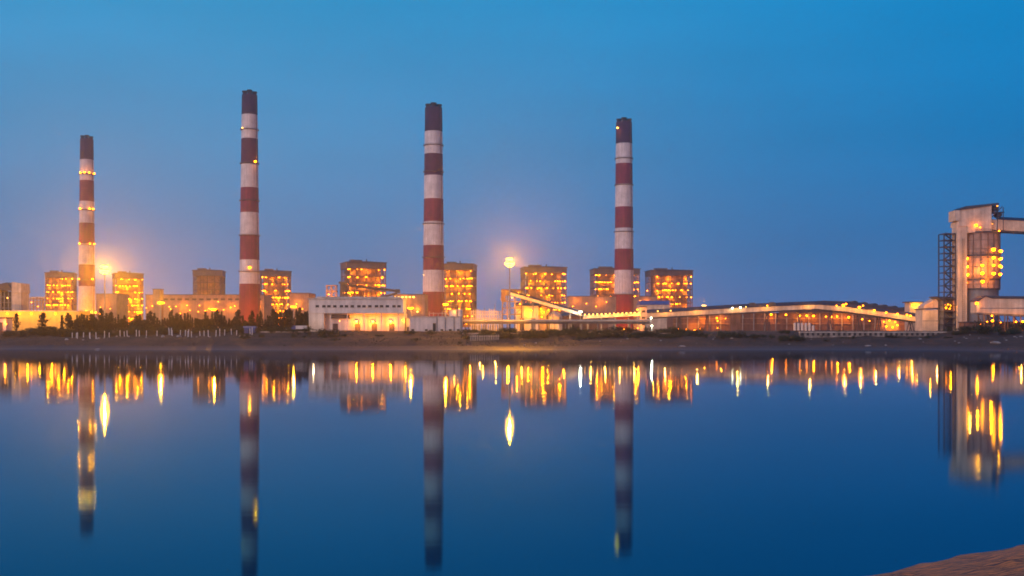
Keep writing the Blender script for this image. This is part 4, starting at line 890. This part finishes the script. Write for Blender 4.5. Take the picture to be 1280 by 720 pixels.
# ------------------------------------------------------------------ high mast and street lamps
def mast_lamp(px, py, d, label, heads=8, ringr=2.2, watts=120000, m=None, big=1.0, col=(1.0, 0.36, 0.004), name='high_mast_lamp'):
    x = wx(px, d); H = wz(py, d) - GZ
    t = thing(name, label, 'lamp mast', (x, d, GZ - .2), 0, 'lamp masts of the power station')
    MB().lathe(0, 0, [(.42 * big + .12, -.4), (.40 * big + .1, 1.5), (.16 * big + .08, H + .2)], 14).build('pole', M_GREYST, t)
    b = MB(); b.lathe(0, 0, [(ringr - .12, H - .12), (ringr + .12, H - .12), (ringr + .12, H + .12), (ringr - .12, H + .12), (ringr - .12, H - .12)], 24, False)
    for k in range(4): a = k * math.pi / 2; b.bar((0, 0, H), (ringr * math.cos(a), ringr * math.sin(a), H), .14)
    b.build('head_ring', M_GREYST, t)
    tiers = [(.55, -.85, 4), (1.05, 0.0, 8), (.6, 1.95, 4)] if heads > 8 else [(1.0, 0.0, heads)]
    for rr_, dz, cnt in tiers:
        for k in range(cnt):
            a = 2 * math.pi * (k + .5) / cnt; s_ = .60 * big; zz = H - s_ * .5 + dz * big
            o = MB().box(-s_, s_, -s_ * .5, s_ * .5, .25 * s_, .55 * s_).build('floodlight', M_GREYST, t, (ringr * rr_ * math.cos(a), ringr * rr_ * math.sin(a), zz)); o.rotation_euler = (0, 0, a + math.pi / 2)
            MB().lathe(0, 0, [(s_ * .35, -.85 * s_), (s_ * 1.0, -.35 * s_), (s_, .24 * s_)], 10).build('lens', m or (E_FLOOD if heads > 8 else E_SOD), o)
    glow(t, (0, 0, H + .95 * big), watts, col, .3)
    return t
mast_lamp(131, 337, 712, 'tall high mast lamp glaring just right of the shortest chimney', 14, 2.3, 1400000, big=1.6)
mast_lamp(637, 328, 530, 'tall high mast lamp glaring alone against the sky in the middle', 14, 1.7, 520000, big=1.2)
mast_lamp(201, 377, 690, 'bright lamp mast in front of the plant tower, left of the dark boiler house', 6, 1.2, 150000, big=1.7)
mast_lamp(268, 385, 500, 'bright lamp mast in front of the dark boiler house', 6, .9, 70000, big=1.25)
mast_lamp(367, 382, 640, 'bright lamp mast between a boiler house and the pump house', 6, 1.0, 90000, big=1.35)
mast_lamp(513.5, 383.5, 560, 'bright lamp mast above the gap between pump house and annex', 6, 1.0, 70000, big=1.25)
mast_lamp(557, 379, 560, 'bright lamp mast at the right foot of the centre left chimney', 6, .9, 55000, big=1.1)
mast_lamp(725.5, 388.5, 590, 'pale white lamp mast at the foot of the sloping gallery', 6, .8, 8000, m=E_PALE, big=.7, col=(1, .95, .7))
mast_lamp(880, 381, 800, 'warm lamp mast rising behind the long gallery, right of the rightmost boiler house', 6, 1.2, 22000, m=E_WARM, big=.9, col=(1, .38, .03))
mast_lamp(174, 389, 610, 'low lamp mast among conifers in front of the two column boiler house', 6, .9, 60000, big=1.1)
def street_lamp(px, py, d, label, m):
    H = wz(py, d) - GZ
    t = thing('street_lamp', label, 'street lamp', (wx(px, d), d, GZ - .1), 0, 'pale lamps by the junction tower')
    b = MB(); b.lathe(0, 0, [(.16, -.3), (.09, H)], 10); b.tube((0, 0, H - .1), (0, -1.0, H + .2), .06, 8); b.build('pole', M_GREYST, t)
    lamp(t, (0, -1.1, H), .42, m); glow(t, (0, -1.6, H - .5), 1500, (.95, 1, .7), .2)
street_lamp(813.5, 397, 500, 'taller pale street lamp right of the junction tower', E_PALE)
street_lamp(814.5, 407, 486, 'shorter pale street lamp right of the junction tower', E_PALE)
lp = None

# ------------------------------------------------------------------ trees
def conifer_mesh(seed, h, rad, n_limb, per):
    r = random.Random(seed); tr = MB(); cr = MB()
    tr.lathe(0, 0, [(.20, -.6), (.14, h * .3), (.08, h * .7), (.02, h * .98)], 7)
    for i in range(n_limb):
        t = .10 + .90 * (i / n_limb) ** .9; z = h * t; a = i * 2.4 + r.uniform(-.5, .5)
        ln = rad * (1 - t) ** .75 * r.uniform(.25, 1.5) + .12
        tip = Vector((math.cos(a) * ln, math.sin(a) * ln, z + ln * r.uniform(.4, 1.3)))
        base = Vector((0, 0, z)); tr.tube(base, tip * .8 + base * .2, .04, 4, .01)
        for k in range(per):
            f = r.uniform(.15, 1.0) ** .7; c = base.lerp(tip, f) + Vector((r.gauss(0, .16), r.gauss(0, .16), r.gauss(0, .14)))
            s = r.uniform(.16, .34); u = Vector((r.gauss(0, 1), r.gauss(0, 1), r.gauss(.7, .7))).normalized(); v = u.cross(Vector((r.gauss(0, 1), r.gauss(0, 1), .3))).normalized()
            cr.add([c - u * s * 1.6, c + v * s * .5, c + u * s * 1.8, c - v * s * .5], [(0, 1, 2, 3)])
    return tr, cr
protos = []
for k, (h, rad, nl_, per) in enumerate(((8.5, 2.1, 54, 12), (9.6, 1.7, 60, 11), (7.2, 2.3, 48, 13), (8.8, 1.35, 54, 10))):
    t = thing('conifer_tree', 'dark spiky conifer in the dense row behind the white posts', 'tree', (0, 0, 0), 0, 'conifers of the dense row')
    tr, cr = conifer_mesh(40 + k, h, rad, nl_, per)
    tr.build('trunk', M_BARK, t); cr.build('crown', M_LEAF, t); protos.append((t, h))
used = set()
def plant(px, d, py_top, label=None, kk=None, group=None, wide=1.0):
    k = R.randrange(4) if kk is None else kk
    t, h = protos[k]; z = gz(wx(px, d), d) - .1; s = (wz(py_top, d) - z) / h
    o = t if k not in used else dup(t, (0, 0, 0)); used.add(k)
    o.location = (wx(px, d), d, z); o.rotation_euler = (0, 0, R.uniform(0, 6.28)); ws = s * wide * R.uniform(.85, 1.15); o.scale = (ws, ws, s)
    if label:
        o['label'] = label
        if 'group' in o: del o['group']
        if group: o['group'] = group
    return o
px_ = 85.0
for k in range(4): used.add(k)
first = True
rowpos = []
while px_ < 384:
    rowpos.append(px_); px_ += R.uniform(2.0, 3.8)
for i, p in enumerate(rowpos):
    d = R.uniform(470, 492); top_ = 396 + 5.0 * noise.noise(Vector((p * .05, 0, 1))) + R.uniform(-8, 7) - (3 if 330 < p < 385 else 0)
    if i < 4:
        t, h = protos[i]; z = gz(wx(p, d), d) - .1; s = (wz(top_, d) - z) / h
        t.location = (wx(p, d), d, z); t.rotation_euler = (0, 0, R.uniform(0, 6)); t.scale = (s * 1.1, s * 1.1, s)
    else: plant(p, d, top_, wide=R.uniform(.6, 1.05))
for i in range(80): plant(R.uniform(86, 385), R.uniform(474, 502), R.uniform(398, 407), wide=2.1)
LG = 'lone conifers before the yellow shed'
plant(53.5, 465, 391.5, 'broadest lone conifer before the bright yellow shed', 0, LG, 1.25)
plant(20.5, 480, 392.5, 'lone conifer nearest the gatehouse, before the yellow shed', 2, LG, .95)
plant(77.5, 475, 394, 'slender lone conifer before the right end of the yellow shed', 3, LG, 1.0)
plant(12.5, 490, 400, 'smallest lone conifer right beside the gatehouse', 2, LG, 1.0)

# bushes on the bank
def bush_mesh(seed):
    r = random.Random(seed); cr = MB(); st = MB()
    lobes = [(Vector((r.gauss(0, .9), r.gauss(0, .5), r.uniform(.5, 1.5))), r.uniform(.4, .9)) for _ in range(9)]
    for c, rr in lobes:
        st.tube((0, 0, -.4), c, .05, 5, .015)
        for _ in range(95):
            v = Vector((r.gauss(0, 1), r.gauss(0, 1), r.gauss(0, 1))).normalized() * rr * r.uniform(.5, 1.1); p = c + v; p.z = max(p.z, .03)
            s = r.uniform(.07, .17); u = Vector((r.gauss(0, 1), r.gauss(0, 1), r.gauss(0, 1))).normalized(); w_ = u.cross(Vector((r.gauss(0, 1), r.gauss(0, 1), 1))).normalized()
            cr.add([p - u * s, p + w_ * s * .6, p + u * s, p - w_ * s * .6], [(0, 1, 2, 3)])
    return cr, st
bp_ = []
for k in range(3):
    t = thing('bush', 'low green bush growing on the bank', 'bush', (0, 0, 0), 0, 'bushes on the far bank')
    cr, st = bush_mesh(90 + k); cr.build('foliage', M_BUSH, t); st.build('stem', M_BARK, t); bp_.append(t)
nb_ = [0]
def bush(px, py_base, w_px, h_px, d, label=None, kk=None):
    k = nb_[0] % 3; nb_[0] += 1
    x = wx(px, d); z = gz(x, d) - .05; sw = w_px / F * d / 3.4; shh = h_px / F * d / 2.2
    o = bp_[k] if nb_[0] <= 3 else dup(bp_[k], (0, 0, 0)); o.location = (x, d, z); o.rotation_euler = (0, 0, R.uniform(-.4, .4)); o.scale = (sw, sw, shh)
    o['label'] = label or 'low green bush among many along the far bank'
bush(402, 424, 26, 12, 452, 'dark bush on the bank below the left end of the pump house')
bush(414, 424, 16, 10, 450, 'small dark bush right of the one below the pump house')
bush(1234, 424, 34, 18, 442, 'largest green bush on the bank below the silo tower')
bush(1206, 424, 30, 10, 444, 'flat green bush on the bank left of the largest bush')
bush(1275, 414, 20, 12, 470, 'green bush at the right frame edge below the low gallery')
for i in range(46):
    p = R.choice((R.uniform(585, 840), R.uniform(585, 840), R.uniform(840, 1020), R.uniform(280, 400)))
    bush(p, 0, R.uniform(7, 18), R.uniform(3, 6.5), R.uniform(440, 466))
for i in range(75): bush(R.uniform(580, 850), 0, R.uniform(9, 24), R.uniform(4.5, 8.5), R.uniform(443, 462))
for i in range(120): bush(R.uniform(2, 388), 0, R.uniform(8, 20), R.uniform(4.5, 9), R.uniform(461, 473))
for i in range(34): bush(R.choice((R.uniform(1180, 1280), R.uniform(850, 1000))), 0, R.uniform(8, 18), R.uniform(4, 8), R.uniform(440, 450))
for i in range(40): bush(R.uniform(400, 1190), 0, R.uniform(5, 14), R.uniform(2.5, 5), R.uniform(434, 462))
# grass and weeds over the bank: too many to count
b = MB(); r = random.Random(5)
for _ in range(15000):
    x = r.uniform(-330, 330); y = shore_y(x) + r.uniform(20, 66)
    if fb(x, y, .05) + .2 < r.uniform(-.3, .5): continue
    z = gz(x, y); hh = r.uniform(.18, .75); a = r.uniform(0, 6.28); w2 = r.uniform(.06, .22); lx, ly = r.gauss(0, .15), r.gauss(0, .15)
    b.add([(x - w2 * math.cos(a), y - w2 * math.sin(a), z - .05), (x + w2 * math.cos(a), y + w2 * math.sin(a), z - .05), (x + lx, y + ly, z + hh)], [(0, 1, 2)])
kind(b.build('grass', M_GRASS), 'stuff')

# ------------------------------------------------------------------ white posts, boulders, walls, fence, small shed
d = 457
pp = MB().lathe(0, 0, [(.22, -.6), (.20, 2.9), (.15, 3.15), (.05, 3.25)], 10)
post0 = None
for p in (90.6, 95.8, 98.5, 102.5, 111.5, 114, 122, 131, 136.5, 151, 155, 158, 170, 173.5, 183, 196, 210.5, 214.5, 224, 236.5, 211, 217, 231.5, 236, 250, 256, 271.5, 276, 281, 311.5, 316.5, 240, 262, 288, 296):
    x = wx(p, d); z = gz(x, d)
    if post0 is None: o = post0 = pp.build('white_post', M_POST); tag(o, 'whitewashed post on the dark bank below the conifer row', 'post', 'white posts on the bank')
    else: o = post0.copy(); COL.objects.link(o)
    o.location = (x, d + R.uniform(-2, 2), z - .2); sc = R.uniform(.75, 1.1); o.scale = (1, 1, sc); o.rotation_euler = (R.uniform(-.04, .04), R.uniform(-.05, .05), 0)
def rock_mesh(seed, flat=.75):
    bm = bmesh.new(); bmesh.ops.create_icosphere(bm, subdivisions=3, radius=1.0)
    for v in bm.verts:
        n = v.co.normalized(); v.co = n * (1 + .32 * noise.fractal(n * 1.3 + Vector((seed * 5.1, 0, 0)), 1, 2, 4)); v.co.z = v.co.z * flat
    me = bpy.data.meshes.new('boulder'); bm.to_mesh(me); bm.free(); me.materials.append(M_ROCK); return me
rms = [rock_mesh(i) for i in range(3)]
for i, p in enumerate((83, 84.5, 104, 123, 146, 161, 183, 203, 225, 203.5, 222.5, 246, 262.5, 300, 130, 240, 306)):
    dd = d - 4; x = wx(p, dd); o = bpy.data.objects.new('boulder', rms[i % 3]); COL.objects.link(o); s = R.uniform(.4, .75)
    o.location = (x, dd, gz(x, dd) + .35 * s); o.scale = (s, s, s * 1.2); o.rotation_euler = (0, 0, R.uniform(0, 6)); tag(o, 'pale boulder lying between the white posts', 'boulder', 'pale boulders between the posts')
for i, (p, dd, s, lb) in enumerate(((853, 418, .9, 'lone white stone on the mud right of the junction tower'), (122, 414, .6, 'flat pale stone at the water edge below the white posts'), (1085, 425, .8, 'small grey stone on the mud below the coal shed'), (1245, 420, 1.3, 'pale stone on the mud below the largest bush'))):
    x = wx(p, dd); o = bpy.data.objects.new('stone', rms[i % 3]); COL.objects.link(o); o.location = (x, dd, gz(x, dd) + .2 * s); o.scale = (s * 1.6, s, s * .6); tag(o, lb, 'stone')
for i in range(40):
    dd = R.uniform(424, 446); p = R.choice((R.uniform(1190, 1278), R.uniform(580, 840), R.uniform(850, 1180))); x = wx(p, dd); o = bpy.data.objects.new('rubble_stone', rms[i % 3]); COL.objects.link(o); s = R.uniform(.18, .55)
    o.location = (x, dd, gz(x, dd) + .1 * s); o.scale = (s * 1.4, s, s * .8); o.rotation_euler = (0, 0, R.uniform(0, 6)); tag(o, 'small stone scattered on the bank earth', 'stone', 'rubble stones on the bank')

t = thing('blue_hut', 'small blue hut in front of the conifers below the tallest chimney', 'hut', (wx(312, 462), 462, gz(wx(312, 462), 462) - .1))
MB().box(-2.6, 2.6, 0, 3, -.6, 2.5).build('wall', M_BLUE, t); MB().prismx([(-.4, 2.503), (3.4, 2.503), (3.4, 2.9), (-.4, 3.2)], -2.9, 2.9).build('roof', mat('pale_blue_sheet', (.16, .2, .4), .5, .1), t); MB().box(-.5, .5, -.06, .02, -.2, 1.9).build('door', M_SHADE, t)
t = thing('parked_truck', 'white truck with blue cab at the left end of the pump house', 'truck', (wx(374, 466), 466, gz(wx(374, 466), 466) + .15), 0)
MB().box(-1.4, 3.8, -1.1, 1.1, .9, 2.5).build('cargo_body', M_PUMP, t)
MB().prism([(-3.4, .6), (-1.5, .6), (-1.5, 2.5), (-2.8, 2.5), (-3.4, 1.6)], -1.05, 1.05).build('cab', M_BLUE, t)
MB().box(-3.2, 3.7, -.5, .5, .55, .85).build('chassis', M_SHADE, t)
for x_ in (-2.5, 2.0, 3.0):
    for y in (-1.0, .75): MB().tube((x_, y, .42), (x_, y + .28, .42), .45, 14).build('wheel', M_SHADE, t)
MB().prism([(-3.12, 1.75), (-2.3, 1.75), (-2.3, 2.3), (-2.85, 2.3)], -1.08, -1.052).build('side_window', M_SHADE, t)

d = 452
def strip(x0, x1, y0, y1, d, dep, name, label, cat, caps=True, holes=0):
    c0 = wx((x0 + x1) / 2, d); t = thing(name, label, cat, (c0, d, 0)); X = lambda p: wx(p, d) - c0
    zb_ = min(gz(wx(x0 + (x1 - x0) * i / 20, d), d) for i in range(21)) - .6
    MB().box(X(x0), X(x1), .15, dep, zb_, wz(y0 + 1.1, d)).build('wall', M_WALL, t)
    MB().box(X(x0) - .1, X(x1) + .1, 0, dep + .1, wz(y0 + 1.1, d) + .003, wz(y0, d)).build('coping', M_CREAM, t)
    n = holes
    for i in range(n):
        p = x0 + (x1 - x0) * (i + .5) / n; q = MB(); q.box(X(p) - .55, X(p) + .55, .05, .149, wz(y1 - .6, d), wz(y0 + 1.6, d)); q.build('opening', M_SHADE, t)
    return t
strip(1000, 1222, 414.6, 420, 448, 1.6, 'quay_wall', 'long pale quay wall with dark openings below the coal shed and silo', 'quay wall', holes=34)
strip(578, 838, 416.2, 420, 456, 1.0, 'bank_wall', 'low pale capped wall along the bank below the pipe bridge', 'wall')
strip(325, 386, 414.2, 417, 462, 1.0, 'bank_kerb_wall', 'short low wall along the bank left of the pump house', 'wall')
d = 440; c0 = wx(606, d)
t = thing('picket_fence', 'pale picket fence on the bank below the switchyard', 'fence', (c0, d, 0))
for i in range(17):
    x = wx(588 + 2.2 * i, d); z = gz(x, d); MB().box(x - c0 - .13, x - c0 + .13, 0, .2, z - .4, z + 2.4).build('picket', M_CREAM, t)
b = MB(); zr = gz(c0, d) + 1.9; b.box(wx(587, d) - c0, wx(625, d) - c0, .21, .32, zr - .1, zr + .1); b.build('rail', M_CREAM, t)

# ------------------------------------------------------------------ render settings
vs = S.view_settings; vs.view_transform = 'Standard'; vs.look = 'None'; vs.exposure = 0; vs.gamma = 1
S.render.engine = 'CYCLES'; c = S.cycles
c.use_denoising = True
c.max_bounces = 5; c.diffuse_bounces = 2; c.glossy_bounces = 3; c.volume_bounces = 0; c.transparent_max_bounces = 8
c.sample_clamp_indirect = 6.0
c.use_light_tree = True
c.pixel_filter_type = 'BLACKMAN_HARRIS'; c.filter_width = 1.7
